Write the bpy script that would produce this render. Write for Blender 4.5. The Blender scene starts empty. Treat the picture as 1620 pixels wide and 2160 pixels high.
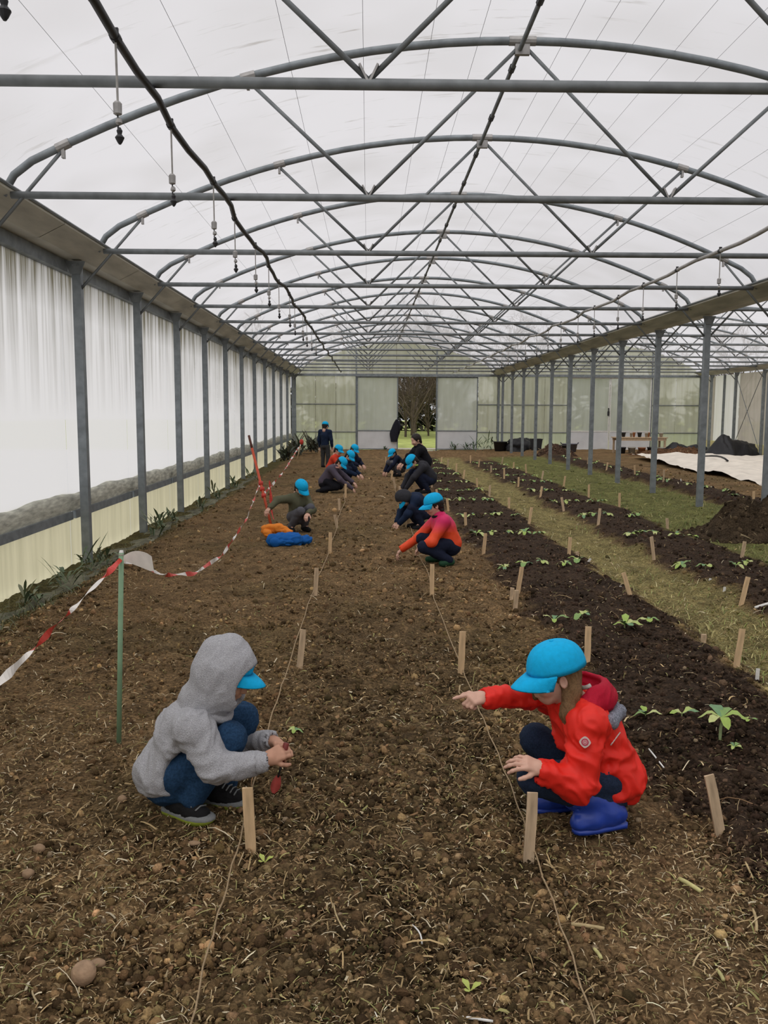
import bpy, math, random
import numpy as np
from mathutils import Vector, Matrix

# ------------------------------------------------------------------ camera, world, light, exposure
SC = bpy.context.scene
COL = SC.collection
EYE = np.array([0.0, 0.0, 1.6732])
FPX = 1817.7
_p, _y, _r = math.radians(-6.6054), math.radians(1.07125), math.radians(0.2253)
FWD = np.array([math.sin(_y)*math.cos(_p), math.cos(_y)*math.cos(_p), math.sin(_p)])
_R0 = np.array([math.cos(_y), -math.sin(_y), 0.0]); _U0 = np.cross(_R0, FWD)
RGT = _R0*math.cos(_r) + _U0*math.sin(_r); UPV = np.cross(RGT, FWD)
cd = bpy.data.cameras.new('camera'); cam = bpy.data.objects.new('camera', cd); COL.objects.link(cam)
cd.sensor_fit = 'VERTICAL'; cd.sensor_height = 24.0; cd.lens = FPX/2160*24.0
cd.clip_start = 0.05; cd.clip_end = 400
cam.matrix_world = Matrix(((RGT[0], UPV[0], -FWD[0], EYE[0]), (RGT[1], UPV[1], -FWD[1], EYE[1]),
                           (RGT[2], UPV[2], -FWD[2], EYE[2]), (0, 0, 0, 1)))
SC.camera = cam
W = bpy.data.worlds.new('overcast_sky'); SC.world = W; W.use_nodes = True
bg = W.node_tree.nodes['Background']
bg.inputs[0].default_value = (0.965, 0.965, 1.0, 1); bg.inputs[1].default_value = 0.66
sd = bpy.data.lights.new('hazy_sun', 'SUN'); so = bpy.data.objects.new('hazy_sun', sd); COL.objects.link(so)
sd.energy = 2.3; sd.angle = math.radians(75); sd.color = (1, 0.98, 0.95)
so.rotation_euler = (math.radians(20), math.radians(-14), 0)
SC.view_settings.view_transform = 'Standard'; SC.view_settings.look = 'None'
SC.view_settings.gamma = 1; SC.view_settings.use_curve_mapping = False
SC.view_settings.exposure = 0.0

rng = np.random.default_rng(7)
random.seed(7)

# ------------------------------------------------------------------ helpers
def at(px, py, Y):
    d = FWD + RGT*(px-810)/FPX - UPV*(py-1080)/FPX
    return EYE + d*(Y/d[1])
def gp(px, py, z=0.0):
    d = FWD + RGT*(px-810)/FPX - UPV*(py-1080)/FPX
    return EYE + d*((z-EYE[2])/d[2])
def V(*a): return np.array(a, float)
def unit(v):
    v = np.asarray(v, float); return v/max(np.linalg.norm(v), 1e-9)
ORD = ['zeroth', 'first', 'second', 'third', 'fourth', 'fifth', 'sixth', 'seventh', 'eighth', 'ninth', 'tenth', 'eleventh', 'twelfth',
       'thirteenth', 'fourteenth', 'fifteenth', 'sixteenth', 'seventeenth', 'eighteenth', 'nineteenth', 'twentieth']

def tag(o, label=None, cat=None, group=None, kind=None):
    if label: o['label'] = label
    if cat: o['category'] = cat
    if group: o['group'] = group
    if kind: o['kind'] = kind
    return o
def empty(name, loc=(0, 0, 0), rz=0.0, **k):
    o = bpy.data.objects.new(name, None); COL.objects.link(o)
    o.location = loc; o.rotation_euler = (0, 0, rz); o.empty_display_size = 0.1
    return tag(o, **k)
def mesh_np(verts, faces, name='mesh', cols=None, smooth=False, mats=None, fmat=None):
    """verts (n,3); faces (m,k) array with k 3 or 4"""
    me = bpy.data.meshes.new(name)
    verts = np.ascontiguousarray(verts, np.float32); faces = np.ascontiguousarray(faces, np.int32)
    n, m, k = len(verts), len(faces), faces.shape[1]
    me.vertices.add(n); me.vertices.foreach_set('co', verts.ravel())
    me.loops.add(m*k); me.loops.foreach_set('vertex_index', faces.ravel())
    me.polygons.add(m)
    me.polygons.foreach_set('loop_start', np.arange(0, m*k, k, dtype=np.int32))
    if smooth: me.polygons.foreach_set('use_smooth', np.ones(m, bool))
    for mt in (mats or []): me.materials.append(mt)
    if fmat is not None: me.polygons.foreach_set('material_index', np.ascontiguousarray(fmat, np.int32))
    me.update(calc_edges=True)
    if cols is not None:
        a = me.color_attributes.new('Col', 'FLOAT_COLOR', 'POINT')
        c = np.ones((n, 4), np.float32); c[:, :3] = cols
        a.data.foreach_set('color', c.ravel())
    me.validate()
    return me
def link(name, me, parent=None, **k):
    o = bpy.data.objects.new(name, me); COL.objects.link(o)
    if parent is not None: o.parent = parent
    return tag(o, **k)
class MB:
    """collects quads/tris and builds ONE mesh"""
    def __init__(s): s.v = []; s.f = []; s.mi = []; s.cur = 0
    def add(s, vs, fs):
        b = len(s.v); s.v += [tuple(map(float, p)) for p in vs]
        for f in fs: s.f.append(tuple(i+b for i in f)); s.mi.append(s.cur)
        return s
    def box(s, lo, hi, M=None):
        (x0, y0, z0), (x1, y1, z1) = lo, hi
        p = [V(x, y, z) for z in (z0, z1) for y in (y0, y1) for x in (x0, x1)]
        if M is not None: p = [M(q) for q in p]
        return s.add(p, [(0, 2, 3, 1), (4, 5, 7, 6), (0, 1, 5, 4), (2, 6, 7, 3), (0, 4, 6, 2), (1, 3, 7, 5)])
    def bar(s, a, b, w, t, up=(0, 0, 1)):
        a, b = V(*a), V(*b); d = unit(b-a); u = unit(np.cross(d, up) if abs(np.dot(d, unit(up))) < .99 else np.cross(d, (1, 0, 0))); n = np.cross(u, d)
        p = [q+u*sx*w/2+n*sz*t/2 for q in (a, b) for sz in (-1, 1) for sx in (-1, 1)]
        return s.add(p, [(0, 2, 3, 1), (4, 5, 7, 6), (0, 1, 5, 4), (2, 6, 7, 3), (0, 4, 6, 2), (1, 3, 7, 5)])
    def tube(s, pts, r, n=8, cap=True):
        pts = [V(*p) for p in pts]; rs = r if hasattr(r, '__len__') else [r]*len(pts)
        rings = []; pu = None
        for i, p in enumerate(pts):
            d = unit(pts[min(i+1, len(pts)-1)]-pts[max(i-1, 0)])
            if pu is None:
                pu = unit(np.cross(d, (0, 0, 1) if abs(d[2]) < .9 else (1, 0, 0)))
            pu = unit(pu - d*np.dot(pu, d)); w = np.cross(d, pu)
            rings.append([p + rs[i]*(pu*math.cos(2*math.pi*j/n)+w*math.sin(2*math.pi*j/n)) for j in range(n)])
        vs = [q for rr in rings for q in rr]
        fs = [(i*n+j, i*n+(j+1) % n, (i+1)*n+(j+1) % n, (i+1)*n+j) for i in range(len(pts)-1) for j in range(n)]
        if cap: fs += [tuple(range(n))[::-1], tuple((len(pts)-1)*n+j for j in range(n))]
        return s.add(vs, fs)
    def lathe(s, prof, c=(0, 0, 0), n=14):
        c = V(*c); vs = []; m = len(prof)
        for r, z in prof:
            vs += [c+V(r*math.cos(2*math.pi*j/n), r*math.sin(2*math.pi*j/n), z) for j in range(n)]
        fs = [(i*n+j, i*n+(j+1) % n, (i+1)*n+(j+1) % n, (i+1)*n+j) for i in range(m-1) for j in range(n)]
        fs += [tuple(range(n))[::-1], tuple((m-1)*n+j for j in range(n))]
        return s.add(vs, fs)
    def mesh(s, name, mats, smooth=False):
        me = bpy.data.meshes.new(name); me.from_pydata(s.v, [], s.f)
        for m in (mats if isinstance(mats, (list, tuple)) else [mats]): me.materials.append(m)
        if any(s.mi): me.polygons.foreach_set('material_index', s.mi)
        if smooth: me.polygons.foreach_set('use_smooth', [True]*len(me.polygons)); 
        me.update(); return me
    def build(s, name, mats, parent=None, smooth=False, **k):
        return link(name, s.mesh(name, mats, smooth), parent, **k)

# ------------------------------------------------------------------ numpy value noise
def _hash(ix, iy, iz, seed):
    h = (ix.astype(np.int64)*374761393 + iy.astype(np.int64)*668265263 + iz.astype(np.int64)*2147483647 + seed*974711) & 0x7fffffff
    h = ((h ^ (h >> 13))*1274126177) & 0x7fffffff
    h = h ^ (h >> 16)
    return (h & 0xffff).astype(np.float32)/32767.5 - 1.0
def vnoise(P, scale, seed=0):
    q = np.asarray(P, np.float32)/scale; i = np.floor(q).astype(np.int64); f = (q-i).astype(np.float32); f = f*f*(3-2*f)
    out = 0
    for dx in (0, 1):
        wx = f[:, 0] if dx else 1-f[:, 0]
        for dy in (0, 1):
            wy = f[:, 1] if dy else 1-f[:, 1]
            for dz in (0, 1):
                wz = f[:, 2] if dz else 1-f[:, 2]
                out = out + wx*wy*wz*_hash(i[:, 0]+dx, i[:, 1]+dy, i[:, 2]+dz, seed)
    return out
def vnoise2(x, y, scale, seed=0):
    q = np.stack([x, y], -1).astype(np.float32)/scale; i = np.floor(q).astype(np.int64); f = (q-i).astype(np.float32); f = f*f*(3-2*f)
    z = np.zeros(len(q), np.int64); out = 0
    for dx in (0, 1):
        wx = f[:, 0] if dx else 1-f[:, 0]
        for dy in (0, 1):
            wy = f[:, 1] if dy else 1-f[:, 1]
            out = out + wx*wy*_hash(i[:, 0]+dx, i[:, 1]+dy, z, seed)
    return out

# ------------------------------------------------------------------ materials
def nodes(name):
    m = bpy.data.materials.new(name); m.use_nodes = True
    nt = m.node_tree; return m, nt, nt.nodes['Principled BSDF'], nt.links
def plain(name, c, rough=.6, metal=0.0, var=.15, nscale=20.0, bump=0.0, bscale=80.0, spec=.3, stretch=None):
    m, nt, b, L = nodes(name)
    tc = nt.nodes.new('ShaderNodeTexCoord'); src = tc.outputs['Object']
    if stretch:
        mp = nt.nodes.new('ShaderNodeMapping'); mp.inputs['Scale'].default_value = stretch; L.new(src, mp.inputs[0]); src = mp.outputs[0]
    n = nt.nodes.new('ShaderNodeTexNoise'); n.inputs['Scale'].default_value = nscale; n.inputs['Detail'].default_value = 4
    L.new(src, n.inputs['Vector'])
    r = nt.nodes.new('ShaderNodeValToRGB')
    r.color_ramp.elements[0].position = .3; r.color_ramp.elements[1].position = .7
    r.color_ramp.elements[0].color = tuple(x*(1-var) for x in c)+(1,); r.color_ramp.elements[1].color = tuple(min(1, x*(1+var)) for x in c)+(1,)
    L.new(n.outputs['Fac'], r.inputs[0]); L.new(r.outputs[0], b.inputs['Base Color'])
    b.inputs['Roughness'].default_value = rough; b.inputs['Metallic'].default_value = metal; b.inputs['Specular IOR Level'].default_value = spec
    if bump:
        n2 = nt.nodes.new('ShaderNodeTexNoise'); n2.inputs['Scale'].default_value = bscale; n2.inputs['Detail'].default_value = 3; L.new(src, n2.inputs['Vector'])
        bp = nt.nodes.new('ShaderNodeBump'); bp.inputs['Strength'].default_value = bump; bp.inputs['Distance'].default_value = .01
        L.new(n2.outputs['Fac'], bp.inputs['Height']); L.new(bp.outputs[0], b.inputs['Normal'])
    return m
def colattr(name, rough=.9, bump=0.0, bscale=150.0, spec=.15, var=0.0, vscale=60.0, bdist=.01, var2=0.0, vscale2=60.0):
    m, nt, b, L = nodes(name)
    a = nt.nodes.new('ShaderNodeAttribute'); a.attribute_name = 'Col'; out = a.outputs['Color']
    tc = nt.nodes.new('ShaderNodeTexCoord')
    if var:
        n = nt.nodes.new('ShaderNodeTexNoise'); n.inputs['Scale'].default_value = vscale; n.inputs['Detail'].default_value = 6; n.inputs['Roughness'].default_value = .7
        L.new(tc.outputs['Object'], n.inputs['Vector'])
        mr = nt.nodes.new('ShaderNodeMapRange'); mr.inputs['From Min'].default_value = .3; mr.inputs['From Max'].default_value = .7
        mr.inputs['To Min'].default_value = 1-var; mr.inputs['To Max'].default_value = 1+var; L.new(n.outputs['Fac'], mr.inputs[0])
        mx = nt.nodes.new('ShaderNodeVectorMath'); mx.operation = 'SCALE'; L.new(out, mx.inputs[0]); L.new(mr.outputs[0], mx.inputs['Scale']); out = mx.outputs[0]
    if var2:
        n = nt.nodes.new('ShaderNodeTexVoronoi'); n.inputs['Scale'].default_value = vscale2; n.inputs['Randomness'].default_value = 1
        L.new(tc.outputs['Object'], n.inputs['Vector']); sx = nt.nodes.new('ShaderNodeSeparateColor'); L.new(n.outputs['Color'], sx.inputs[0])
        mr = nt.nodes.new('ShaderNodeMapRange'); mr.inputs['To Min'].default_value = 1-var2; mr.inputs['To Max'].default_value = 1+var2; L.new(sx.outputs[0], mr.inputs[0])
        mx = nt.nodes.new('ShaderNodeVectorMath'); mx.operation = 'SCALE'; L.new(out, mx.inputs[0]); L.new(mr.outputs[0], mx.inputs['Scale']); out = mx.outputs[0]
    L.new(out, b.inputs['Base Color']); b.inputs['Roughness'].default_value = rough; b.inputs['Specular IOR Level'].default_value = spec
    if bump:
        n2 = nt.nodes.new('ShaderNodeTexNoise'); n2.inputs['Scale'].default_value = bscale; n2.inputs['Detail'].default_value = 5; n2.inputs['Roughness'].default_value = .65
        L.new(tc.outputs['Object'], n2.inputs['Vector'])
        bp = nt.nodes.new('ShaderNodeBump'); bp.inputs['Strength'].default_value = bump; bp.inputs['Distance'].default_value = bdist
        L.new(n2.outputs['Fac'], bp.inputs['Height']); L.new(bp.outputs[0], b.inputs['Normal'])
    return m
def film(name, tint, clear, trans, dirt_col, kind):
    """milky plastic: part clear, part scattering, the rest dull; kind picks the dirt pattern"""
    m = bpy.data.materials.new(name); m.use_nodes = True; nt = m.node_tree; L = nt.links; nt.nodes.clear()
    out = nt.nodes.new('ShaderNodeOutputMaterial'); tc = nt.nodes.new('ShaderNodeTexCoord')
    def noise(scale, sx, sy, sz, detail=3, rough=.6):
        mp = nt.nodes.new('ShaderNodeMapping'); mp.inputs['Scale'].default_value = (sx, sy, sz); L.new(tc.outputs['Object'], mp.inputs[0])
        n = nt.nodes.new('ShaderNodeTexNoise'); n.inputs['Scale'].default_value = scale; n.inputs['Detail'].default_value = detail; n.inputs['Roughness'].default_value = rough
        L.new(mp.outputs[0], n.inputs['Vector']); return n.outputs['Fac']
    def rng_(src, a, b, c=0., d=1.):
        r = nt.nodes.new('ShaderNodeMapRange'); r.inputs[1].default_value = a; r.inputs[2].default_value = b; r.inputs[3].default_value = c; r.inputs[4].default_value = d
        L.new(src, r.inputs[0]); return r.outputs[0]
    def mul(a, b, op='MULTIPLY'):
        q = nt.nodes.new('ShaderNodeMath'); q.operation = op; q.use_clamp = True
        for i, s in enumerate((a, b)):
            if isinstance(s, (int, float)): q.inputs[i].default_value = s
            else: L.new(s, q.inputs[i])
        return q.outputs[0]
    sep = nt.nodes.new('ShaderNodeSeparateXYZ'); L.new(tc.outputs['Object'], sep.inputs[0])
    if kind == 'roof':
        s1 = rng_(noise(1.0, 1.6, 11, 1.6, 4), .60, .72)          # short smudges running along the arches
        s2 = rng_(noise(.35, 1, 1, 1), .45, .62)
        d = mul(mul(s1, s2), .62); d = mul(d, rng_(noise(.6, 1, 1, 1, 2), .45, .8, 0, .25), 'ADD')
    elif kind == 'side':
        st = rng_(noise(1.0, 1, 7, .22, 5, .7), .42, .62)
        top = rng_(sep.outputs[2], 1.6, 3.2, 0, 1)
        top = mul(top, rng_(noise(.5, 1, 1, 1), .3, .7, .4, 1.2))
        d = mul(mul(st, top), 1.0); e = rng_(sep.outputs[2], 2.75, 3.3, 0, .6); d = mul(d, e, 'ADD')
        low = rng_(sep.outputs[2], .8, .45, 0, .12); d = mul(d, low, 'ADD')
        yy = rng_(sep.outputs[1], 14, 34, 0, .3); d = mul(d, yy, 'ADD')
    else:
        st = rng_(noise(1.0, 5, 5, .35, 5, .7), .40, .65)
        d = mul(st, .55)
    mx = nt.nodes.new('ShaderNodeMixRGB'); mx.inputs[1].default_value = tuple(tint)+(1,); mx.inputs[2].default_value = tuple(dirt_col)+(1,); L.new(d, mx.inputs[0])
    colr = mx.outputs[0]
    tr = nt.nodes.new('ShaderNodeBsdfTranslucent'); df = nt.nodes.new('ShaderNodeBsdfDiffuse')
    L.new(colr, tr.inputs[0]); L.new(colr, df.inputs[0])
    if kind == 'panel':
        cl = nt.nodes.new('ShaderNodeBsdfRefraction'); cl.inputs['Roughness'].default_value = .13; cl.inputs['IOR'].default_value = 1.10
    else:
        cl = nt.nodes.new('ShaderNodeBsdfTransparent')
    L.new(colr, cl.inputs[0])
    m1 = nt.nodes.new('ShaderNodeMixShader'); m1.inputs[0].default_value = trans/(1-clear); L.new(df.outputs[0], m1.inputs[1]); L.new(tr.outputs[0], m1.inputs[2])
    m2 = nt.nodes.new('ShaderNodeMixShader'); m2.inputs[0].default_value = clear; L.new(m1.outputs[0], m2.inputs[1]); L.new(cl.outputs[0], m2.inputs[2])
    L.new(m2.outputs[0], out.inputs[0]); return m

STEEL = plain('galvanised_steel', (.225, .25, .265), .5, .35, .22, 9, .05, 60)
STEEL_D = plain('dull_steel', (.19, .205, .21), .55, .3, .2, 9)
CLAMP = plain('clamp_metal', (.36, .35, .34), .5, .5)
GUTTER = plain('gutter_metal', (.42, .40, .33), .6, .15, .25, 3, stretch=(1, .4, 4))
BLACKP = plain('black_pipe_plastic', (.03, .03, .033), .5)
PALEPIPE = plain('pale_pipe_plastic', (.36, .35, .33), .5)
ROOF = film('roof_film', (.95, .935, .945), .52, .34, (.45, .42, .36), 'roof')
SIDE = film('side_wall_film', (.97, .955, .93), .06, .78, (.22, .20, .14), 'side')
PANEL = film('polycarbonate_panel', (.93, .92, .89), .50, .42, (.70, .68, .58), 'panel')
PANELD = film('polycarbonate_door', (.91, .91, .91), .50, .42, (.80, .80, .77), 'panel')
BASEP = plain('base_panel_grey', (.68, .69, .70), .6, 0, .08, 2)
YPANEL = film('yellowed_base_panel', (.86, .80, .54), .05, .55, (.58, .54, .34), 'panel0')
PANELB = film('pale_base_panel', (.90, .92, .84), .35, .50, (.70, .70, .58), 'panel')
DIRTYF = plain('dirty_film_fold', (.52, .52, .44), .7, 0, .38, 4, .3, 20, stretch=(1, 1.2, 6))
WOOD = plain('pale_wood', (.64, .45, .26), .75, 0, .2, 12, .2, 60, stretch=(4, 4, .6))
WOOD2 = plain('greyed_wood', (.54, .40, .26), .8, 0, .25, 12, .2, 60, stretch=(4, 4, .6))
WHITEP = plain('white_plastic', (.75, .74, .70), .5, 0, .1)
STRING = plain('jute_string', (.33, .24, .14), .9, 0, .3, 200)
REDT = plain('red_tape', (.55, .05, .035), .4, 0, .1); WHITET = plain('white_tape', (.72, .68, .63), .4, 0, .08)
GREENP = plain('green_coated_stake', (.22, .36, .22), .45, 0, .1)
SOIL = colattr('soil_surface', .95, 1.0, 110, .1, .65, 60, .02, .45, 75)
CLOD = colattr('soil_clod', .95, 1.0, 220, .08, .5, 120, .008)
STRAW = colattr('straw_bits', .8)
LEAF = colattr('leaf', .55, 0, 100, .35, .12, 40)
LAWN = plain('lawn_grass', (.32, .36, .10), .9, 0, .35, 1.5, .4, 30)
FLEECE = plain('white_fleece', (.72, .66, .57), .9, 0, .12, 3, .5, 14)
BLACKS = plain('black_sheet', (.012, .012, .014), .45, 0, .3, 8, .5, 20)

# ------------------------------------------------------------------ greenhouse dimensions
XL, XM, XR = -3.295, 5.804, 14.903
SPAN = XM - XL; CX = (XL+XM)/2
YEND = 38.7; Y0 = 9.913; DY = 2.5
YK = lambda k: Y0 + DY*(k-1)
HG, HR, HV = 3.34, 4.69, 3.44

# ------------------------------------------------------------------ ground
def sstep(a, b, x):
    t = np.clip((x-a)/(b-a), 0, 1); return t*t*(3-2*t)
def bandw(x, a, b, s=.12): return sstep(a-s, a+s, x)*(1-sstep(b-s, b+s, x))
def height(x, y):
    x = np.atleast_1d(np.asarray(x, float)); y = np.atleast_1d(np.asarray(y, float))
    wob = .08*vnoise2(x*0, y, .8, 3)
    z = .022*vnoise2(x, y, .7, 1) + .010*vnoise2(x, y, .23, 2)
    z = z + .05*bandw(x+wob, 1.42, 2.42)*(1-sstep(31, 32, y)) + .05*bandw(x+wob, 3.36, 4.36)*(1-sstep(29, 30, y)) + .09*bandw(x+wob, 6.5, 7.3)*sstep(13, 14, y)
    z = z - .03*bandw(x+wob, 2.5, 3.25) + .05*bandw(x, -.35, .5, .2)*vnoise2(x, y, .45, 9)*.4
    z = z - .07*(1-sstep(-2.95, -2.5, x)) + .05*sstep(4.6, 6, x)
    z = z + .10*np.exp(-((x+2.75)/.18)**2)*(.6+.4*vnoise2(x, y, .5, 4)) * .5
    for fx in (-1.95, -1.55, -1.2): z = z - .018*np.exp(-((x-fx+.1*vnoise2(x*0, y, 1.2, 11))/.07)**2)
    return z
def gh(x, y): return float(height(x, y)[0])

def ground_colour(x, y):
    n1 = vnoise2(x, y, .9, 21); n2 = vnoise2(x, y, .16, 22); n3 = vnoise2(x, y, .05, 23)
    wob = .10*vnoise2(x*0, y, .8, 3) + .12*n2
    c = np.empty((len(x), 3))
    brown = np.array([.195, .125, .060]); dark = np.array([.056, .036, .023]); grass = np.array([.25, .21, .085]); far = np.array([.20, .125, .06])
    c[:] = brown
    def mix(w, k):
        w = np.clip(w, 0, 1)[:, None]; c[:] = c*(1-w) + k*w
    mix(.5*sstep(.1, .6, n1), np.array([.125, .090, .040]))
    mix(.55*bandw(x+.2*n2, -.45, .62, .15)*(1-sstep(6, 9, y)), np.array([.100, .070, .036]))
    mix(.75*bandw(x+.15*n2, .74, 1.32, .12)*(1-sstep(3.0, 5.0, y)), np.array([.205, .132, .066]))
    mix(bandw(x+wob, 1.35, 2.45, .1)*(1-sstep(30.5, 32, y)), dark)
    mix(.9*bandw(x+wob, 2.5, 3.3, .1), grass)
    mix(bandw(x+wob, 3.33, 4.4, .1)*(1-sstep(29, 30, y)), dark)
    mix(.95*bandw(x+wob, 4.4, 6.4, .15)*(1-.9*sstep(31, 34, y)), np.array([.16, .165, .055]))
    mix(bandw(x+wob, 6.45, 7.35, .1)*(1-sstep(31, 33, y)), dark)
    mix(sstep(31.5, 33.5, y)*(1-sstep(8, 12, x)*.6), far)
    mix(.6*(1-sstep(-3.0, -2.7, x+.1*n2)), np.array([.07, .085, .03]))
    c *= (1 + .25*n2 + .30*n3)[:, None]
    return np.clip(c, .004, 1)

def build_floor():
    ys = [-9, -6, -3, 0, .8, 1.3]
    y = 1.3
    while y < YEND+.1: y *= 1.0062; ys.append(y)
    ys[-1] = YEND+.1
    xs = list(np.arange(-3.36, -2.4, .03)) + list(np.arange(-2.4, 3.2, .0175)) + list(np.arange(3.2, 7.6, .035)) + list(np.arange(7.6, 15.2, .16))
    xs = np.array(xs); ys = np.array(ys)
    X, Y = np.meshgrid(xs, ys); x = X.ravel(); y = Y.ravel()
    z = height(x, y)
    rough = 1 - .75*bandw(x, -2.3, -1.0, .3)
    fade = np.exp(-np.maximum(y-3, 0)/9)
    z = z + (.013*vnoise2(x, y, .07, 5) + .009*vnoise2(x, y, .033, 6)*fade)*rough
    cr = np.abs(vnoise2(x, y, .11, 7)); z = z - .014*(1-np.clip(cr/.25, 0, 1))*rough*fade
    nx, ny = len(xs), len(ys)
    i = (np.arange(ny-1)[:, None]*nx + np.arange(nx-1)[None]).ravel()
    f = np.stack([i, i+1, i+1+nx, i+nx], -1)
    me = mesh_np(np.stack([x, y, z], -1), f, 'floor', ground_colour(x, y), True, [SOIL])
    link('floor', me, label='brown tilled soil floor of the greenhouse with dark beds and grassy paths', kind='structure')
build_floor()

# lawn beyond the end wall
mb = MB(); n = 24
for i in range(n):
    for j in range(8):
        x0, x1 = -60+i*6, -54+i*6; y0 = YEND+.1 + (j/8)**2*140; y1 = YEND+.1 + ((j+1)/8)**2*140
        mb.add([(x0, y0, -.03), (x1, y0, -.03), (x1, y1, -.03), (x0, y1, -.03)], [(0, 1, 2, 3)])
mb.build('lawn', LAWN, label='mown green lawn outside beyond the open sliding door', kind='structure')
mb = MB(); mb.box((1.0, YEND+.35, -.05), (6.2, YEND+1.3, .03)); mb.build('trim_1', plain('pale_concrete', (.55, .50, .42), .9), label='pale concrete strip just outside the sliding door', kind='structure')

def mirror_pts(dxs): return dxs
def archz(dx): return HR - .0605*dx*dx
def arch_profile(cx, off=0.0, n=15):
    pts = [(cx-4.27, HG+.10), (cx-4.17, 3.60+off)]
    for t in np.linspace(-4.02, 4.02, n): pts.append((cx+t, archz(t)+off))
    pts += [(cx+4.17, 3.60+off), (cx+4.27, HG+.10)]
    return pts

# ------------------------------------------------------------------ roof films (ceilings)
def roof(cx, name, label):
    prof = [(cx-4.42, HG+.12)] + [(x, z+.045) for x, z in arch_profile(cx, 0, 25)[1:-1]] + [(cx+4.42, HG+.12)]
    ys = np.linspace(-6, YEND, 37)
    v = [(x, y, z - (.012*math.cos((y-YK(0))/DY*2*math.pi+math.pi) if 1 < i < len(prof)-2 else 0)) for y in ys for i, (x, z) in enumerate(prof)]
    m = len(prof); i = (np.arange(len(ys)-1)[:, None]*m+np.arange(m-1)[None]).ravel()
    me = mesh_np(np.array(v), np.stack([i, i+1, i+1+m, i+m], -1), name, None, True, [ROOF])
    return link(name, me, label=label, kind='structure')
roof(CX, 'ceiling', 'milky plastic film roof over the planted bay')
roof(CX+SPAN, 'ceiling.001', 'milky plastic film roof over the neighbouring bay')

# ------------------------------------------------------------------ gutters
def gutter(x, label, name='rain_gutter'):
    o = empty(name, (x, 0, HG), label=label, cat='gutter')
    prof = [(-.34, .13), (-.345, .145), (-.105, .0), (.105, .0), (.345, .145), (.34, .13)]
    prof = [(-.36, .16), (-.36, .125), (-.11, .0), (.11, .0), (.36, .125), (.36, .16), (.345, .16), (.345, .135), (.105, .015), (-.105, .015), (-.345, .135), (-.345, .16)]
    seg = 16
    ys = np.linspace(-5, YEND-.05, seg+1)
    for a in range(seg):      # each length of gutter, joints showing
        mb = MB(); m = len(prof); y0, y1 = ys[a]+.006, ys[a+1]-.006
        vs = [(px, y, pz) for y in (y0, y1) for px, pz in prof]
        fs = [(j, (j+1) % m, m+(j+1) % m, m+j) for j in range(m)]
        mb.add(vs, fs).build('gutter_length', GUTTER, o)
    mb = MB(); mb.tube([(-.365, -5, .16), (-.365, YEND-.05, .16)], .016, 6); mb.tube([(.365, -5, .16), (.365, YEND-.05, .16)], .016, 6)
    mb.build('edge_roll', STEEL_D, o)
    return o
gutter(XL, 'dirty metal rain gutter above the white film side wall')
gutter(XM, 'pale metal rain gutter on the post row between the two bays')
gutter(XR, 'metal rain gutter on the outer wall of the neighbouring bay')

# ------------------------------------------------------------------ posts
post_me = {}
def post(x, k, label, group, fascia=False):
    o = empty('steel_post', (x, YK(k) if k < 12.6 else YEND-.1, 0), label=label, cat='post', group=group)
    if 'p' not in post_me:
        mb = MB(); w, t, l = .095, .012, .022
        # C-section: web, two flanges, lips
        for lo, hi in (((-w/2, -w/2, -.25), (w/2, -w/2+t, HG-.02)), ((-w/2, w/2-t, -.25), (w/2, w/2, HG-.02)), ((-w/2, -w/2+t, -.25), (-w/2+t, w/2-t, HG-.02)), ((w/2-t, -w/2+t, -.25), (w/2, w/2-t, HG-.02))):
            mb.box(lo, hi)
        post_me['p'] = mb.mesh('post_shaft', STEEL)
        mb = MB(); mb.add([(-.11, -.055, HG-.02), (.11, -.055, HG-.02), (.055, -.055, HG-.16), (-.055, -.055, HG-.16), (-.11, -.075, HG-.02), (.11, -.075, HG-.02), (.055, -.075, HG-.16), (-.055, -.075, HG-.16)],
                          [(0, 1, 2, 3), (7, 6, 5, 4), (0, 4, 5, 1), (1, 5, 6, 2), (2, 6, 7, 3), (3, 7, 4, 0)])
        for sx in (-.03, .03): mb.lathe([(.014, -.0), (.014, .012)], (sx, -.08, HG-.07), 6)
        post_me['h'] = mb.mesh('head_plate', STEEL_D)
    link('post_shaft', post_me['p'], o); link('head_plate', post_me['h'], o)
    return o
for k in range(1, 14):
    post(XL+.05, k, 'galvanised steel post against the white film wall, %s from the camera' % ORD[k], 'posts of the white film wall')
for k in range(2, 14):
    post(XM, k, 'galvanised steel post between the two bays, %s from the camera' % ORD[k-1], 'posts between the two bays')
for k in range(7, 14):
    post(XR-.05, k, 'steel post of the outer wall of the neighbouring bay, %s from the camera' % ORD[k-6], 'posts of the outer wall')

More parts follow.
